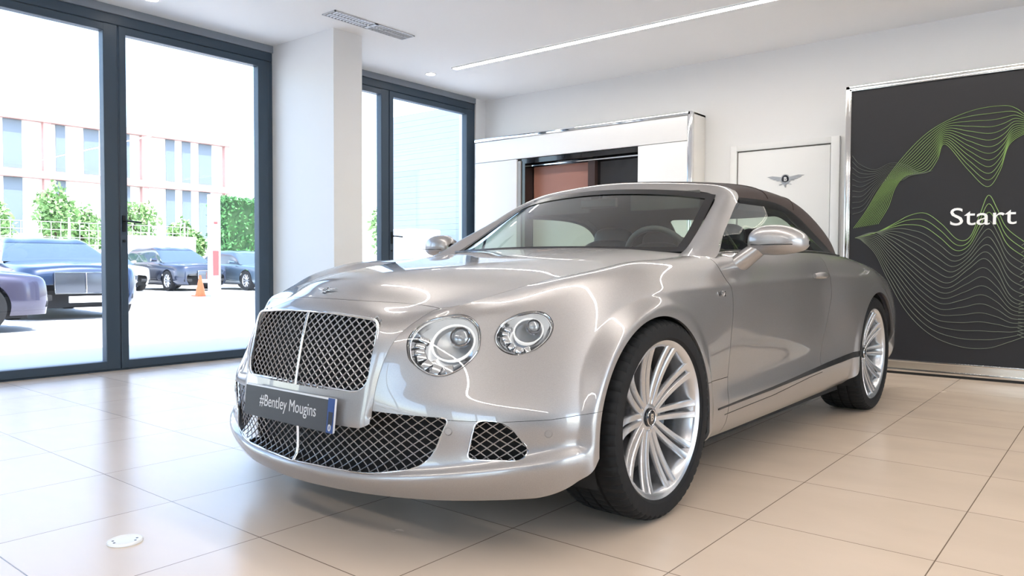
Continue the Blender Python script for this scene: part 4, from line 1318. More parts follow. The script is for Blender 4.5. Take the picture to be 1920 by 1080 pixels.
# ---- cabin
M_leather = mat('dark_leather', (.018, .020, .030), .38, noise=.1, nscale=60, bump=.1)
M_dash = mat('dashboard_leather', (.022, .022, .024), .55, noise=.12, nscale=50)
tub = MB()
tub.box(-2.45, -.30, -.80, .80, .20, .26)
tub.box(-2.45, -2.38, -.80, .80, .20, .93)
o = tub.build('cabin_floor', M_hole, CAR)
for s in (1, -1):
    G = np.array([[(x, (belt(x)[0] - .045 - .06 * (1 - t)) * s, .22 + (belt(x)[1] - .03 - .22) * t) for t in np.linspace(0, 1, 6)] for x in np.linspace(-.60, -2.40, 16)])
    SM.grid(G, flip=s > 0).build('door_lining', M_leather, CAR, rim=.02)
DS = [[(-.42, y, .945), (-.56, y, .985 - .03 * abs(y)), (-.74, y, .985 - .03 * abs(y)), (-.86, y, .95), (-.90, y, .88), (-.88, y, .72), (-.80, y, .55)] for y in (-.74, -.6, -.42, -.2, 0, .2, .42, .6, .74)]
dsg = grid_surface(np.array(DS), 40, 24)
for k in range(40):
    y = dsg[k, 0, 1]; h = .028 * math.exp(-((y - .36) / .17) ** 2)
    dsg[k, 6:14, 2] += h
SM.grid(dsg, flip=False).build('dashboard', M_dash, CAR, rim=.01)
MB().box(-1.9, -.80, -.11, .11, .26, .62).build('centre_console', M_dash, CAR, bevel=.03)
# steering wheel
sw = MB(); cx, cy_, cz = -.985, .365, .935
tl_ = math.radians(24)
ex = Vector((math.sin(tl_), 0, math.cos(tl_))); ey = Vector((0, 1, 0)); en = ex.cross(ey)
def sp(r, a, h=0): return Vector((cx, cy_, cz)) + ex * (r * math.sin(a)) + ey * (r * math.cos(a)) + en * h
sw.tube([sp(.185, 2 * math.pi * k / 40) for k in range(40)], .0155, 10, closed=True)
o = sw.build('steering_wheel', mat('wheel_leather_grey', (.05, .05, .055), .4, noise=.1, nscale=60), CAR, 60)
sk_ = MB()
for a in (0.0, math.pi, -math.pi / 2): sk_.tube([sp(.04, a), sp(.11, a), sp(.18, a)], [.022, .016, .012], 8, flat=.5)
sk_.build('wheel_spokes', mat('satin_silver', (0.50, 0.50, 0.52), 0.3, 0.8, rvar=0.04), o, 60)
hb = MB(); K = 24
hb.add([tuple(sp(r, 2 * math.pi * k / K, h)) for r, h in ((.06, .02), (.064, -.005), (.05, -.03), (.0001, -.035)) for k in range(K)], [(i * K + k, i * K + (k + 1) % K, (i + 1) * K + (k + 1) % K, (i + 1) * K + k) for i in range(3) for k in range(K)])
hb.build('horn_pad', M_leather, o, 60)
def seat(x, y, rear=False):
    root = None
    def blob(cx, cy, cz, sx, sy, sz, rx=0, p=3.2, name='seat', par=CAR, m=M_leather):
        bm = bmesh.new(); bmesh.ops.create_uvsphere(bm, u_segments=28, v_segments=18, radius=1)
        for v in bm.verts:
            for ax_, sc_ in ((0, sx), (1, sy), (2, sz)):
                c_ = v.co[ax_]; v.co[ax_] = math.copysign(abs(c_) ** (2 / p), c_) * sc_
            v.co = Matrix.Rotation(rx, 3, 'Y') @ v.co
            v.co += Vector((cx, cy, cz))
        me = D.meshes.new(name); bm.to_mesh(me); bm.free(); smooth(me)
        return obj(name, me, m, par)
    s0 = blob(x, y, .50, .27, .26, .085, 0, name='seat')
    blob(x - .36, y, .76, .075, .25, .33, -.30, name='backrest', par=s0)
    blob(x - .49, y, 1.075, .055, .135, .085, -.22, name='headrest', par=s0)
    for q in (-.05, .05): 
        MB().tube([(x - .455, y + q, .98), (x - .475, y + q, 1.04)], .007, 8).build('headrest_post', M_chrome, s0, 60)
    return s0
for y in (.37, -.37): seat(-1.22, y)
for y in (.35, -.35): seat(-1.80, y)
# interior mirror
im = MB(); im.tube([(-1.02, 0, 1.315), (-1.00, 0, 1.285), (-.985, 0, 1.262)], .010, 8)
o = im.build('mirror_stalk', M_trimblk, CAR, 60)
MB().box(-.995, -.97, -.115, .115, 1.225, 1.275).build('cabin_mirror', M_trimblk, o, bevel=.010, segs=3)
for q in (-.33, .33):
    MB().box(-1.10, -1.085, q - .2, q + .2, 1.21, 1.30).build('sun_visor', mat('visor_cloth', (.09, .09, .085), .85, noise=.1), CAR, bevel=.006)

# ---- wipers
for k, (y0, y1) in enumerate(((.46, -.10), (-.18, -.66))):
    pts = []
    for t in np.linspace(0, 1, 14):
        y = y0 + (y1 - y0) * t
        j = np.argmin(np.abs(WG[0, :, 1] - y)); b0 = WG[0, j]
        pts.append((b0[0] + .022, y, b0[2] + .006 + .006 * t))
    MB().tube(pts, .006, 6).build('wiper', M_trimblk, CAR)

# ---- door handles, fuel of details
for s in (1, -1):
    hx, hz = -1.705, .868
    hy = skin_y(hx, hz)
    mb = MB(); pts = []
    for t in np.linspace(0, 1, 12):
        x = -1.60 - .205 * t
        pts.append((x, (skin_y(x, hz) + .010 + .016 * math.sin(math.pi * min(1, t * 1.0))) * s, hz + .003 * math.sin(math.pi * t)))
    rr = [.010 + .005 * math.sin(math.pi * (k + .3) / 12) for k in range(12)]
    hdl = mb.tube(pts, rr, 10, flat=1.25, upv=(0, 0, 1)).build('door_handle', M_paint, DOORS[0 if s > 0 else 1], 60)
    MB().lathe([(.0001, .002), (.016, .002), (.018, -.003)], 24, axis='y', center=(-1.812, hy if s > 0 else -hy, hz)).build('handle_lock', M_trimblk, DOORS[0 if s > 0 else 1])

# ---- door mirrors
def mirror(s):
    S = np.array([1, s, 1])
    cx_, cy_, cz_ = -.815, 1.035, 1.028
    # housing: sections along y (inboard to outboard), superellipse in x-z
    secs = [(-.118, .030, .030, .02, -.012), (-.105, .062, .050, .012, -.006), (-.07, .086, .064, .004, 0), (-.02, .094, .069, 0, .001), (.035, .088, .064, -.006, 0), (.08, .068, .050, -.016, -.004), (.108, .042, .032, -.028, -.008), (.120, .012, .010, -.038, -.010)]
    G = []
    for (dy, rx, rz, ox, oz) in secs:
        row = []
        for k in range(33):
            a = 2 * math.pi * k / 32
            ca, sa = math.cos(a), math.sin(a)
            p = 2.4
            x = math.copysign(abs(ca) ** (2 / p), ca) * rx; z = math.copysign(abs(sa) ** (2 / p), sa) * rz
            if x < 0: x *= .55
            row.append((cx_ + ox + x, cy_ + dy, cz_ + oz + z * (1.0 if z > 0 else .92)))
        G.append(row)
    G = np.array(G)
    K = cubic(np.arange(len(secs)), G, np.linspace(0, len(secs) - 1, 30)) * S
    h = SM.grid(K, flip=s < 0)
    o = h.build('door_mirror', M_paint, CAR, rim=0)
    # foot on the door
    ft = MB()
    P = [(-.780, .858, .918), (-.788, .895, .948), (-.800, .938, .985), (-.812, .970, 1.012)]
    ft.tube([(x, y * s, z) for x, y, z in P], [.085, .078, .072, .066], 20, flat=.52, upv=(0, 0, 1))
    ft.build('mirror_foot', M_paint, o, 60)
    MB().tube([(cx_ + .093 - .20 * abs(dy_) ** 1.3, (cy_ + dy_) * s, cz_ - .018) for dy_ in np.linspace(-.09, .09, 12)], .0022, 6).build('mirror_seam', M_trimblk, o)
    gl = MB(); n = 28
    gl.add([(cx_ - .050, (cy_ - .002 + .100 * math.copysign(abs(math.cos(2 * math.pi * k / n)) ** .8, math.cos(2 * math.pi * k / n))) * s, cz_ + .052 * math.copysign(abs(math.sin(2 * math.pi * k / n)) ** .8, math.sin(2 * math.pi * k / n))) for k in range(n)], [tuple(range(n))])
    gl.build('mirror_glass', M_chrome, o)
mirror(1); mirror(-1)

# ---- wheels
def wheel(x, s, first=None):
    R, w = .363, .1375
    yo = .944
    ctr = Vector((x, yo - .1375, R))
    # rim barrel is the part, the rest hangs from it; local y points outwards
    def fin(o):
        return o
    rim_p = [(.2660, -.120), (.258, -.10), (.252, -.04), (.250, .02), (.254, .07), (.262, .105), (.268, .116), (.280, .122), (.2865, .125), (.2885, .122), (.288, .112), (.276, .105), (.27, .06), (.266, -.05), (.272, -.12), (.266, -.12)]
    base = MB().lathe(rim_p, 96, axis='y').build('wheel', M_alloy, CAR, 40)
    # tyre
    NA = 240
    prof = [(.276, -.118), (.300, -.1345), (.325, -.1375), (.343, -.134), (.354, -.124), (.3600, -.110), (.3625, -.088), (.3628, -.062), (.3560, -.059), (.3560, -.051), (.3630, -.048), (.3630, -.006), (.3560, -.004), (.3560, .004), (.3630, .006), (.3630, .048), (.3560, .051), (.3560, .059), (.3628, .062), (.3625, .088), (.3600, .110), (.354, .124), (.343, .134), (.325, .1375), (.300, .1355), (.2895, .128), (.284, .118)]
    vs = []; fs = []
    P = len(prof)
    for k in range(NA):
        a = 2 * math.pi * k / NA
        for i, (r, h) in enumerate(prof):
            rr = r
            if (i in (3, 4, 5, 6, 7, 19, 20, 21, 22)) and k % 4 == 0: rr -= .0055
            if i in (10, 11, 14, 15) and k % 4 == 2: rr -= .003
            vs.append((rr * math.cos(a), h, rr * math.sin(a)))
    for k in range(NA):
        j = (k + 1) % NA
        for i in range(P - 1): fs.append((k * P + i, k * P + i + 1, j * P + i + 1, j * P + i))
    MB().add(vs, fs).build('tyre', M_rubber, base, 28)
    MB().lathe([(.2965, .1352), (.299, .1362), (.3015, .1359)], 96, axis='y').build('tyre_ring', M_rubber, base, 40)
    # spokes
    def spoke(a0):
        mb = MB()
        for sd in (-1, 1):
            secs = []
            for t in np.linspace(0, 1, 12):
                r = .050 + (.272 - .050) * t
                ang = a0 + sd * (.155 - .075 * t + .0 * t * t) * (1.0 if t > 0 else 1)
                ang = a0 + sd * math.atan2(.0135 + .0095 * t ** 1.2, r)
                yy = .066 + .014 * t + .038 * t ** 2.4
                wd = .0112 + .0030 * t
                dp = .016 - .004 * t
                tn = Vector((-math.sin(ang), 0, math.cos(ang)))
                c_ = Vector((r * math.cos(ang), yy, r * math.sin(ang)))
                Y = Vector((0, 1, 0))
                secs.append([c_ - tn * wd - Y * dp, c_ - tn * wd * 1.0 - Y * .006, c_ - tn * wd * .72, c_ - tn * wd * .25 - Y * .0006, c_ + tn * wd * .25 - Y * .0006, c_ + tn * wd * .72, c_ + tn * wd * 1.0 - Y * .006, c_ + tn * wd - Y * dp])
            n = 8
            vs = [tuple(p) for q in secs for p in q]
            fs = [(i * n + k, i * n + (k + 1) % n, (i + 1) * n + (k + 1) % n, (i + 1) * n + k) for i in range(11) for k in range(n)]
            fs += [tuple(range(n))[::-1], tuple(11 * n + k for k in range(n))]
            mb.add(vs, fs)
        # web between the two near the hub
        q = []
        for r, yy, hw in ((.045, .052, .012), (.085, .054, .012), (.105, .053, .012)):
            for sg in (-1, 1):
                an = a0 + sg * math.atan2(hw, r); q.append((r * math.cos(an), yy, r * math.sin(an)))
        mb.add(q, [(0, 1, 3, 2), (2, 3, 5, 4)])
        return mb.build('twin_spoke', M_alloy, base, 40)
    for k in range(10): spoke(2 * math.pi * k / 10)
    MB().lathe([(.0001, .064), (.040, .064), (.062, .058), (.074, .044), (.076, .0), (.07, -.02)], 60, axis='y').build('hub', M_alloy, base, 40)
    cap = MB().lathe([(.0001, .0765), (.026, .0755), (.033, .072), (.035, .064)], 48, axis='y').build('centre_cap', mat('cap_black', (.012, .012, .014), .15, coat=.6, rvar=.03), base, 40)
    MB().lathe([(.027, .0762), (.0285, .0772), (.030, .0755)], 48, axis='y').build('cap_ring', M_chrome, base, 40)
    Rt = Matrix(((-1, 0, 0), (0, 0, 1), (0, 1, 0)))
    text_mesh('B', .036, .001, (0, .0775, 0), Rt.to_4x4(), 'cap_letter', M_chrome, base, bold=.0012)
    for k in range(5):
        a = 2 * math.pi * (k + .5) / 5
        MB().lathe([(.0001, .064), (.0085, .064), (.010, .060), (.010, .040)], 6, axis='y', center=(.056 * math.cos(a), 0, .056 * math.sin(a))).build('wheel_bolt', M_chrome, base)
    MB().lathe([(.085, -.002), (.20, -.002), (.201, -.010), (.20, -.036), (.085, -.036)], 72, axis='y').build('brake_disc', mat('brake_steel', (.07, .07, .075), .45, .7, rvar=.05), base, 40)
    cl = MB()
    pts_o = [(.205 * math.cos(a), .205 * math.sin(a)) for a in np.linspace(math.radians(150), math.radians(215), 9)]
    pts_i = [(.130 * math.cos(a), .130 * math.sin(a)) for a in np.linspace(math.radians(215), math.radians(150), 9)]
    cl.prism(pts_o + pts_i, -.06, .022, 'y')
    cl.build('brake_caliper', mat('caliper_black', (.02, .02, .022), .3, coat=.4, rvar=.04), base, bevel=.008)
    MB().lathe([(.0001, -.04), (.236, -.04), (.249, -.045)], 48, axis='y').build('brake_shield', M_hole, base)
    base.location = (x, ctr.y * s, R)
    if s < 0: base.rotation_euler = (0, 0, math.pi)
    return base
wf0 = wheel(0, 1)
for (x, s) in ((-2.746, 1), (0, -1), (-2.746, -1)):
    c = copy_tree(wf0, CAR)
    c.location = (x, (.944 - .1375) * s, .363)
    if s < 0: c.rotation_euler = (0, 0, math.pi)
# wheel housings and underside
M_under = mat('underbody_black', (.010, .010, .011), .8, noise=.2, nscale=20)
for xc in (.047, -2.715):
    for s in (1, -1):
        vs = []; fs = []; K = 30; rows = [(.930, .406), (.60, .43), (.52, .30)]
        for y, r in rows:
            for k in range(K + 1):
                a = math.pi * k / K * 1.24 - math.pi * .12
                vs.append((xc + r * math.cos(a), y * s, .35 + r * math.sin(a)))
        for i in range(2):
            for k in range(K): fs.append((i * (K + 1) + k, i * (K + 1) + k + 1, (i + 1) * (K + 1) + k + 1, (i + 1) * (K + 1) + k))
        vs += [(xc, .52 * s, .35)]; c0 = len(vs) - 1
        for k in range(K): fs.append((2 * (K + 1) + k, 2 * (K + 1) + k + 1, c0))
        MB().add(vs, fs).build('wheel_housing', M_under, CAR, 40, fixn=False)
        # body-coloured return of the arch edge
        vs = []; fs = []
        Ra = .395 if xc > -1 else .405
        prm = [(-.35 + .18, None)]
        pts = [(xc + Ra, .31)] + [(xc + Ra * math.cos(a), .35 + Ra * math.sin(a)) for a in np.linspace(0, math.pi, 49)] + [(xc - Ra, .31 if xc > -1 else .40)]
        for (x, z) in pts:
            y = skin_y(x, max(z, .215))
            for (dy, gr) in ((0.0, 0), (-.004, .0), (-.012, .001), (-.022, .004)):
                dx, dz = x - xc, max(z - .35, 0); L = math.hypot(dx, dz) or 1
                vs.append((x + dx / L * gr, (y + dy) * s, z + dz / L * gr))
        for k in range(len(pts) - 1):
            for i in range(3): fs.append((k * 4 + i, k * 4 + i + 1, (k + 1) * 4 + i + 1, (k + 1) * 4 + i))
        MB().add(vs, fs).build('arch_lip', M_paint, CAR, 50, fixn=False)
un = MB()
un.box(-3.65, .78, -.52, .52, .175, .21)
un.box(-2.25, -.42, -.86, .86, .185, .215)
un.build('underbody', M_under, CAR)
for xc in (0, -2.746):
    MB().tube([(xc, -.72, .36), (xc, .72, .36)], .035, 10).build('axle', M_under, CAR)
# inner bulkheads that close the engine bay from sight
MB().add([(.62, -.60, .20), (.62, .60, .20), (.52, .60, .74), (.52, -.60, .74)], [(0, 1, 2, 3)]).build('bulkhead', M_hole, CAR)
# rear lamps and exhausts
for s in (1, -1):
    MB().box(-3.90, -3.80, .45 * s, .72 * s, .60, .70).build('tail_lamp', mat('tail_lamp_red', (.35, .01, .01), .1, coat=.8, rvar=.02), CAR, bevel=.03, segs=3).location = (.13, 0, 0)
    MB().lathe([(.045, 0), (.05, .01), (.05, .12), (.044, .12), (.044, 0)], 32, axis='x', center=(-3.88, .55 * s, .31)).build('exhaust', M_chrome, CAR, 40)
# ------------------------------------------------------------------ outside
ZG = -0.05
M_asph = mat('pale_concrete_yard', (.56, .555, .545), .85, noise=.06, nscale=1.2)
struct('ground', MB().box(-75, XL - 0.3, -45, 60, ZG - .3, ZG), M_asph)
struct('ground', MB().box(XR + .2, 40, -45, 60, ZG - .3, ZG), M_asph)
struct('doorstep', MB().box(XL - 1.0, XL - .125, YF, 9.5, ZG - .02, -.012), mat('doorstep_stone', (.50, .49, .47), .7, noise=.05, nscale=3))

# office building
ob = empty('office_building', (-43, 6, ZG)); tag(ob, 'white and red office building with tall dark windows across the yard', 'building')
def op(mb, n, m, par=ob, **k):
    o = mb.build(n, m, par, **k)
    if par is ob: o.location = (43, -6, -ZG)
    return o
M_bw = mat('facade_white', (.72, .72, .72), .7, noise=.03, nscale=1)
M_br = mat('facade_red_frame', (.42, .24, .22), .7, noise=.05, nscale=1)
M_bg = mat('office_window_glass', (.13, .16, .20), .2, spec=.3, rvar=.02)
wins = [(10.9, 13.05, 12.86, 13.75)]
cols_up = [(12.98, 13.78), (15.3, 15.74), (16.63, 17.36), (18.7, 18.95), (20.94, 21.46), (21.9, 22.4), (22.9, 23.69), (10.2, 11.1), (7.9, 8.6), (5.6, 6.4), (3.0, 3.8), (0.6, 1.4), (-2, -1.2)]
cols_lo = [(20.94, 21.46), (21.9, 22.4), (22.9, 23.6), (18.4, 18.95), (15.3, 15.74), (12.98, 13.78), (10.2, 11.1), (7.9, 8.6), (5.6, 6.4)]
wl_ = MB()
wl_.box(-50, -42.25, -10, 24.4, ZG, 7.95)
op(wl_, 'facade_wall', M_bw)
fr_ = MB()
fr_.box(-50, -41.9, -10, 24.7, 7.92, 8.22); fr_.box(-42.3, -41.9, -10, 24.7, 5.12, 5.48)
for y in (24.4, 19.5, 14.66, 9.4, 4.6, 0.0): fr_.box(-42.3, -41.95, y, y + .34, ZG, 7.93)
op(fr_, 'red_frame', M_br)
for y0, y1 in cols_up: op(MB().box(-42.28, -42.2, y0, y1, 5.55, 7.9), 'window', M_bg)
for y0, y1 in cols_lo: op(MB().box(-42.28, -42.2, y0, y1, 2.4, 5.1), 'window', M_bg)

# leaves
def leaves(n, box, size, seed, shape='box', dens=None):
    rnd = np.random.RandomState(seed)
    (x0, x1), (y0, y1), (z0, z1) = box
    c = np.array([(x0 + x1) / 2, (y0 + y1) / 2, (z0 + z1) / 2]); h = np.array([(x1 - x0) / 2, (y1 - y0) / 2, (z1 - z0) / 2])
    vs = []; fs = []
    for i in range(n):
        if shape == 'box':
            p = rnd.uniform(-1, 1, 3)
            a = rnd.randint(3); 
            if rnd.rand() < .8: p[a] = math.copysign(1 - .12 * rnd.rand(), p[a])
        else:
            p = rnd.normal(size=3); p /= np.linalg.norm(p); p *= (rnd.rand() ** .35) * (.75 + .25 * math.sin(p[0] * 5 + seed) * math.cos(p[1] * 4 + p[2] * 3))
        p = c + p * h
        u = rnd.normal(size=3); u /= np.linalg.norm(u); v = np.cross(u, rnd.normal(size=3)); v /= np.linalg.norm(v)
        s = size * rnd.uniform(.6, 1.3)
        k = len(vs)
        vs += [tuple(p - u * s), tuple(p - v * s * .5), tuple(p + u * s), tuple(p + v * s * .5)]
        fs.append((k, k + 1, k + 2, k + 3))
    return vs, fs
M_leaf = mat('hedge_leaf_green', (.060, .190, .050), .55, noise=.6, nscale=2.5)
M_leaf2 = mat('tree_leaf_pale', (.20, .34, .12), .6, noise=.5, nscale=1.5)
M_bark = mat('bark_brown', (.10, .07, .05), .9, noise=.3, nscale=6, bump=.4)
hg = empty('clipped_hedge', (-31.5, 21.2, ZG)); tag(hg, 'tall clipped dark green hedge at the right side of the yard', 'hedge')
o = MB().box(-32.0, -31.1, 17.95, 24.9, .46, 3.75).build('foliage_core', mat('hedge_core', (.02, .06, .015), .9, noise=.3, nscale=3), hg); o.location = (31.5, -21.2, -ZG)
v_, f_ = leaves(7500, ((-32.2, -30.9), (17.8, 25.0), (.62, 3.9)), .10, 3)
o = obj('leaves', (v_, f_), M_leaf, hg); o.location = (31.5, -21.2, -ZG); o['kind'] = 'stuff'
tag(MB().box(-32.3, -30.8, 17.7, 25.1, ZG, .45).build('hedge_wall', M_bw), 'low white wall under the clipped hedge', 'wall')

def tree(name, x, y, z0, rx, rz, n, label, seed, size=.13, grp='pale trees and shrubs in front of the office building'):
    t = empty(name, (x, y, ZG)); tag(t, label, 'tree' if 'tree' in name else 'shrub', grp)
    tr = MB(); tr.tube([(0, 0, 0), (.06, .02, z0 * .6), (0, 0, z0 + rz * .5)], [.12, .09, .05], 8)
    for a in range(4): tr.tube([(0, 0, z0 * .8), (rx * .4 * math.cos(a * 1.7), rx * .4 * math.sin(a * 1.7), z0 + rz * .6)], [.05, .02], 6)
    tr.build('trunk', M_bark, t)
    o = obj('crown', leaves(n, ((-rx * .8, rx * .8), (-rx, rx), (z0 - rz * .9, z0 + rz)), size, seed, 'ball'), M_leaf2, t)
    return t
tree('leafy_tree', -36, 13.0, 3.0, 1.1, 1.6, 1500, 'pale green tree left of the glass door mullion', 11)
tree('leafy_tree', -36, 10.4, 2.6, 1.3, 1.5, 1500, 'pale green tree above the dark blue saloon', 12)
tree('leafy_shrub', -36, 15.3, 2.0, 1.1, 1.5, 1200, 'low pale shrub directly left of the door mullion above the purple car', 13)
tree('leafy_tree', -38.5, 17.5, 3.0, 1.5, 1.4, 1300, 'pale tree just right of the door mullion', 14)
tree('leafy_shrub', -35, 18.6, 1.7, .9, 1.0, 1300, 'pale shrub behind the white parked car', 15)
tree('leafy_shrub', -35, 20.9, 2.6, 1.0, 1.5, 1200, 'greener shrub behind the white pillar sign', 16)
tree('leafy_tree', -20, 18.2, 1.9, 1.4, 1.6, 2400, 'bright green bush seen between the column and the second door', 17, .10)

tree('leafy_tree', -37, 8.0, 3.2, 1.3, 1.8, 1500, 'pale green tree at the far left edge of the picture', 21)
tree('leafy_shrub', -39, 15.2, 2.6, 1.1, 1.4, 1200, 'pale shrub in front of the office building, left of the door mullion', 22)
tree('leafy_shrub', -39, 20.2, 2.2, 1.1, 1.3, 1200, 'pale shrub in front of the office building, left of the pillar sign', 23)
# fence along the far side
fc = empty('mesh_fence', (-33, 12, ZG)); tag(fc, 'thin pale wire fence with posts at the far edge of the yard', 'fence')
f = MB()
for y in np.arange(-2, 5.4, .35): f.tube([(0, y, 0), (0, y, 2.6)], .012, 4)
for z in np.arange(.2, 2.7, .3): f.tube([(0, -6, z), (0, 5.4, z)], .010, 4)
f.build('wire_mesh', mat('fence_wire', (.62, .66, .64), .5, .2, rvar=.05), fc)
for y in np.arange(-6, 5.5, 1.6):
    MB().tube([(0, y, 0), (0, y, 2.8)], .035, 8).build('fence_post', mat('fence_post_white', (.75, .76, .75), .5, rvar=.05), fc)
tag(MB().box(-32.5, -32.4, 13.8, 17.4, ZG, 2.1).build('site_hoarding', M_bw), 'plain white hoarding behind the parked cars', 'fence')

# pillar sign and cone
ps = empty('pillar_sign', (-20.75, 11.70, ZG)); tag(ps, 'tall white pillar sign with a red patch at the edge of the yard', 'sign')
MB().box(-.1, .1, -.15, .15, 0, 2.98).build('pillar', mat('sign_white', (.82, .82, .82), .4, rvar=.04), ps, bevel=.01)
MB().box(.1, .106, -.10, .09, .62, 1.35).build('red_panel', mat('sign_red', (.62, .05, .05), .5, rvar=.04), ps)
MB().box(.1, .106, -.06, .06, 2.12, 2.2).build('red_mark', mat('sign_red', (.62, .05, .05), .5, rvar=.04), ps)
MB().box(-.14, .14, -.19, .19, 0, .06).build('foot', M_track, ps)
cn = empty('traffic_cone', (-21.4, 11.62, ZG)); tag(cn, 'orange and white traffic cone beside the pillar sign', 'cone')
MB().lathe([(.15, .03), (.145, .05), (.025, .62), (.0001, .625)], 24).build('cone_body', mat('cone_orange', (.70, .13, .04), .5, rvar=.04), cn, 40)
MB().lathe([(.109, .20), (.113, .20), (.082, .34), (.078, .34)], 24).build('white_band', mat('sign_white', (.82, .82, .82), .4, rvar=.04), cn, 40)
MB().box(-.19, .19, -.19, .19, 0, .035).build('base', mat('cone_orange', (.70, .13, .04), .5, rvar=.04), cn, bevel=.01)

# parked cars
def parked_car(x, y, rz, L, W, H, hood, colr, label, name='parked_car', wb=2.9, suv=False, grille=(.42, .80, .46), paintname=None, rr=.36):
    root = empty(name, (x, y, ZG), rz); tag(root, label, 'car')
    P = mat(paintname, colr, .25, .5, coat=.8, rvar=.03)
    G_ = mat('parked_glass', (.05, .075, .10), .05, coat=.5, rvar=.02)
    w = W / 2
    X = [0, -.04, -.22, -.60, -1.1, -1.55, -2.2, -3.0, -3.8, -4.4, L * -1 + .45, -L + .08, -L]
    hb = [hood * .62, hood * .86, hood * .93, hood * .97, hood, hood + .03, hood + .05, hood + .05, hood + .05, hood + .05, hood + .03, hood - .05, hood * .65]
    wf = [.72, .80, .92, .975, .99, 1, 1, 1, 1, .99, .96, .86, .78]
    g = []
    for xx, h, k in zip(X, hb, wf):
        g.append([(xx, w * k * .90, .24), (xx, w * k * .985, .36), (xx, w * k, .24 + (h - .24) * .45), (xx, w * k * .985, .24 + (h - .24) * .75), (xx, w * k * .93, .24 + (h - .24) * .94), (xx, w * k * .72, h + .005), (xx, w * k * .36, h + .03), (xx, 0, h + .04)])
    G = np.array(g); mir = G[:, :-1][:, ::-1].copy(); mir[:, :, 1] *= -1
    S = SM.grid(grid_surface(np.concatenate([G, mir], 1), 90, 60), flip=False)
    xf, xr = -.92, -.92 - wb
    for xa in (xf, xr):
        S = S.cut(arch(xa, rr, rr + .045))
    S.build('car_body', P, root, rim=.02)
    n0, n1 = len(X), 0
    za = hood + .02
    xs = [-1.35, -1.75, -2.25, -2.9, -3.6, -4.25 if suv else -4.0, -4.75 if suv else -4.6]
    xs = [min(xx, 0) if xx > -L + .25 else -L + .25 for xx in xs]
    zt = [za, za + (H - za) * .52, H * .985, H, H * .99, H * (.95 if suv else .88), za + (.25 if suv else .04)]
    gg = []
    for xx, z in zip(xs, zt):
        gg.append([(xx, w * .90, za - .04), (xx, w * (.90 - .14 * (z - za) / (H - za)), za + (z - za) * .55), (xx, w * (.90 - .24 * (z - za) / (H - za)), za + (z - za) * .93), (xx, w * .45, z), (xx, 0, z + .015)])
    G = np.array(gg); mir = G[:, :-1][:, ::-1].copy(); mir[:, :, 1] *= -1
    GS = SM.grid(grid_surface(np.concatenate([G, mir], 1), 40, 36))
    GS.build('windows', G_, root, rim=0)
    rf = GS.cut(lambda v: v[:, 2] - (H - .10)); rf.v[:, 2] += .006
    rf.build('roof', P, root, rim=.01)
    MB().box(-4.0, -.3, -w * .85, w * .85, .20, .5).build('underbody', M_under, root)
    for xa in (xf, xr):
        for s in (1, -1):
            tb = MB().lathe([(rr * .66, -.10), (rr * .97, -.11), (rr, -.08), (rr, .08), (rr * .97, .11), (rr * .66, .10)], 36, axis='y').build('tyre', M_rubber, root, 40)
            tb.location = (xa, s * (w - .13), rr)
            rim_ = MB().lathe([(rr * .70, -.08), (rr * .69, .08), (rr * .64, .095), (rr * .60, .05)], 36, axis='y')
            for k in range(10):
                a = 2 * math.pi * k / 10
                rim_.tube([(.04 * math.cos(a), .06, .04 * math.sin(a)), (rr * .63 * math.cos(a), .075, rr * .63 * math.sin(a))], .022, 6)
            rim_.lathe([(.0001, .08), (.06, .075), (.07, .04)], 16, axis='y')
            r_o = rim_.build('rim', M_alloy, tb, 40)
            if s < 0: tb.rotation_euler = (0, 0, math.pi)
    z0, z1, gw = grille
    gb = MB().prism([(-gw, z0), (gw, z0), (gw * 1.02, z1), (-gw * 1.02, z1)], -.06, .035, 'x').build('grille', mat('parked_grille', (.10, .11, .13), .25, .8, rvar=.05), root, bevel=.01)
    MB().tube([(.042, 0, z0), (.042, 0, z1)], .012, 6).build('grille_bar', M_chrome, gb)
    cr = MB(); cr.tube([(.036, -gw, z0), (.036, gw, z0), (.036, gw * 1.02, z1), (.036, -gw * 1.02, z1)], .012, 6, closed=True); cr.build('grille_frame', M_chrome, gb)
    for s in (1, -1):
        MB().lathe([(.0001, .03), (.07, .025), (.105, .0), (.11, -.05)], 24, axis='x', center=(-.10, s * (w * .70), hood * .74)).build('head_lamp', mat('parked_lamp', (.75, .78, .82), .1, .6, coat=.6, rvar=.03), root, 40)
        MB().box(-.16, -.02, s * w * .50, s * w * .80, .34, .44).build('air_intake', M_under, root, bevel=.02)
        m_ = MB(); m_.tube([(-1.75, s * w * .93, hood + .10), (-1.78, s * (w + .12), hood + .12)], [.05, .085], 12, flat=.7); m_.build('side_mirror', P, root, 50)
    MB().box(.0, .05, -.26, .26, .42 if z0 > .5 else .30, .53 if z0 > .5 else .41).build('number_plate', M_white, root)
    return root
parked_car(-13.85, 5.45, math.radians(-4), 5.2, 1.98, 1.44, .98, (.012, .030, .075), 'dark blue saloon with a wide mesh grille facing the glass door', grille=(.46, .81, .47), paintname='parked_dark_blue')
parked_car(-12.75, 4.24, math.radians(90), 4.6, 1.86, 1.36, .86, (.055, .05, .085), 'purple-grey coupe at the left edge, only its nose and front wheel in view', grille=(.30, .46, .40), paintname='parked_purple', rr=.35)
parked_car(-26.4, 11.75, math.radians(0), 4.5, 1.85, 1.45, .90, (.80, .80, .80), 'white parked car just right of the door mullion', grille=(.34, .56, .30), paintname='parked_white')
parked_car(-25.3, 13.95, math.radians(0), 4.7, 1.95, 1.55, .98, (.03, .04, .07), 'dark parked car left of the white pillar sign', suv=True, grille=(.42, .72, .30), paintname='parked_black')
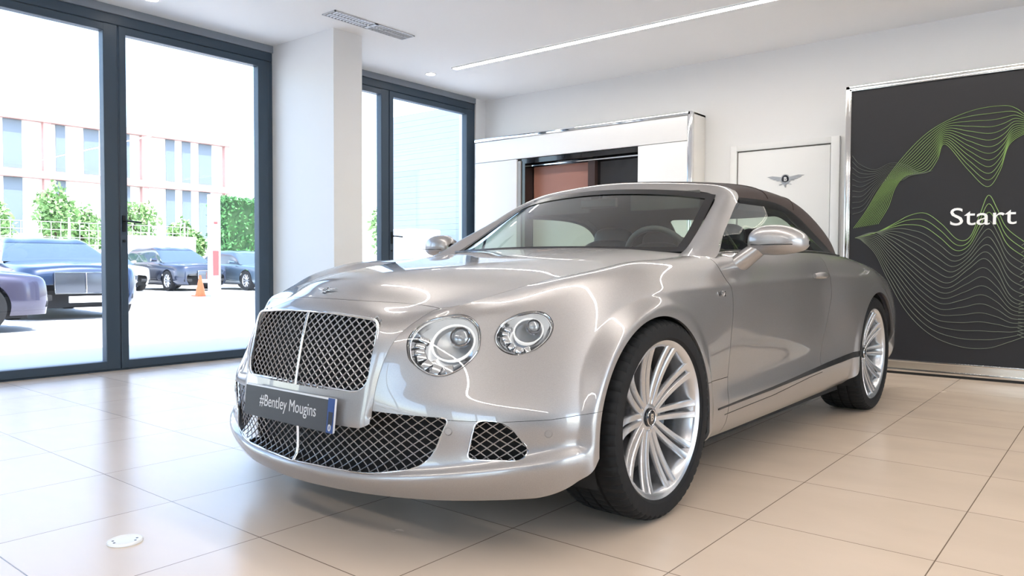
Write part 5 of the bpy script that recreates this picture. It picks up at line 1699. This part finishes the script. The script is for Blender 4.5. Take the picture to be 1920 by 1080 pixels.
parked_car(-23.9, 16.1, math.radians(0), 4.5, 1.85, 1.45, .92, (.10, .15, .20), 'grey-blue parked car in front of the clipped hedge', grille=(.40, .64, .30), paintname='parked_grey_blue')

# terrace beyond the second door
tw = empty('slatted_screen_wall', (-9, 9.1, ZG)); tag(tw, 'tall pale blue-grey slatted wall outside the second glass door', 'wall')
f = MB(); f.box(-10.55, -6.95, 9.14, 9.3, ZG, 3.52)
o = f.build('wall_core', mat('screen_wall_core', (.36, .41, .48), .7, noise=.04), tw); o.location = (9, -9.1, -ZG)
f = MB()
for z in np.arange(ZG + .03, 3.45, .095): f.box(-10.55, -6.95, 9.128, 9.14, z, z + .0925)
o = f.build('slats', mat('screen_slats', (.37, .42, .49), .6, noise=.05), tw); o.location = (9, -9.1, -ZG)
pb = MB().box(-9.35, -8.55, 8.1, 8.7, ZG, 1.47).build('terrace_box', M_white, bevel=.02); tag(pb, 'white square planter box outside the second glass door', 'planter')
def chair(x, y, rz, label):
    c = empty('terrace_chair', (x, y, ZG), rz); tag(c, label, 'chair', 'pale shell chairs on the terrace')
    m = mat('chair_shell_pale_blue', (.38, .50, .66), .4, rvar=.04)
    G = []
    for u_, (a, z, wd, cv) in enumerate(((.24, .46, .20, 0), (.10, .445, .22, .02), (-.08, .45, .22, .04), (-.20, .55, .22, .05), (-.25, .72, .21, .05), (-.28, .88, .17, .03), (-.29, .93, .11, .01))):
        G.append([(a + cv * abs(t) ** 2, wd * t, z + .03 * t * t * (1 if u_ < 3 else 0)) for t in np.linspace(-1, 1, 7)])
    SM.grid(grid_surface(np.array(G), 24, 14)).build('seat_shell', m, c, rim=.012)
    for sx_ in (-.16, .18):
        for sy_ in (-.17, .17):
            MB().tube([(sx_ * .7, sy_ * .7, .45), (sx_ * 1.2, sy_ * 1.2, .0)], [.014, .010], 8).build('leg', M_track, c)
chair(-9.1, 7.42, 2.6, 'pale chair left of the second door mullion')
chair(-8.1, 8.55, 3.6, 'pale chair right of the white planter box')
tb = empty('terrace_table', (-8.0, 7.45, ZG)); tag(tb, 'low white table outside the second glass door', 'table')
MB().lathe([(.0001, .74), (.36, .74), (.37, .725), (.36, .71), (.0001, .71)], 40).build('table_top', M_white, tb, 40)
MB().lathe([(.03, .71), (.03, .03), (.22, .02), (.22, .0)], 24).build('pedestal', M_white, tb, 40)
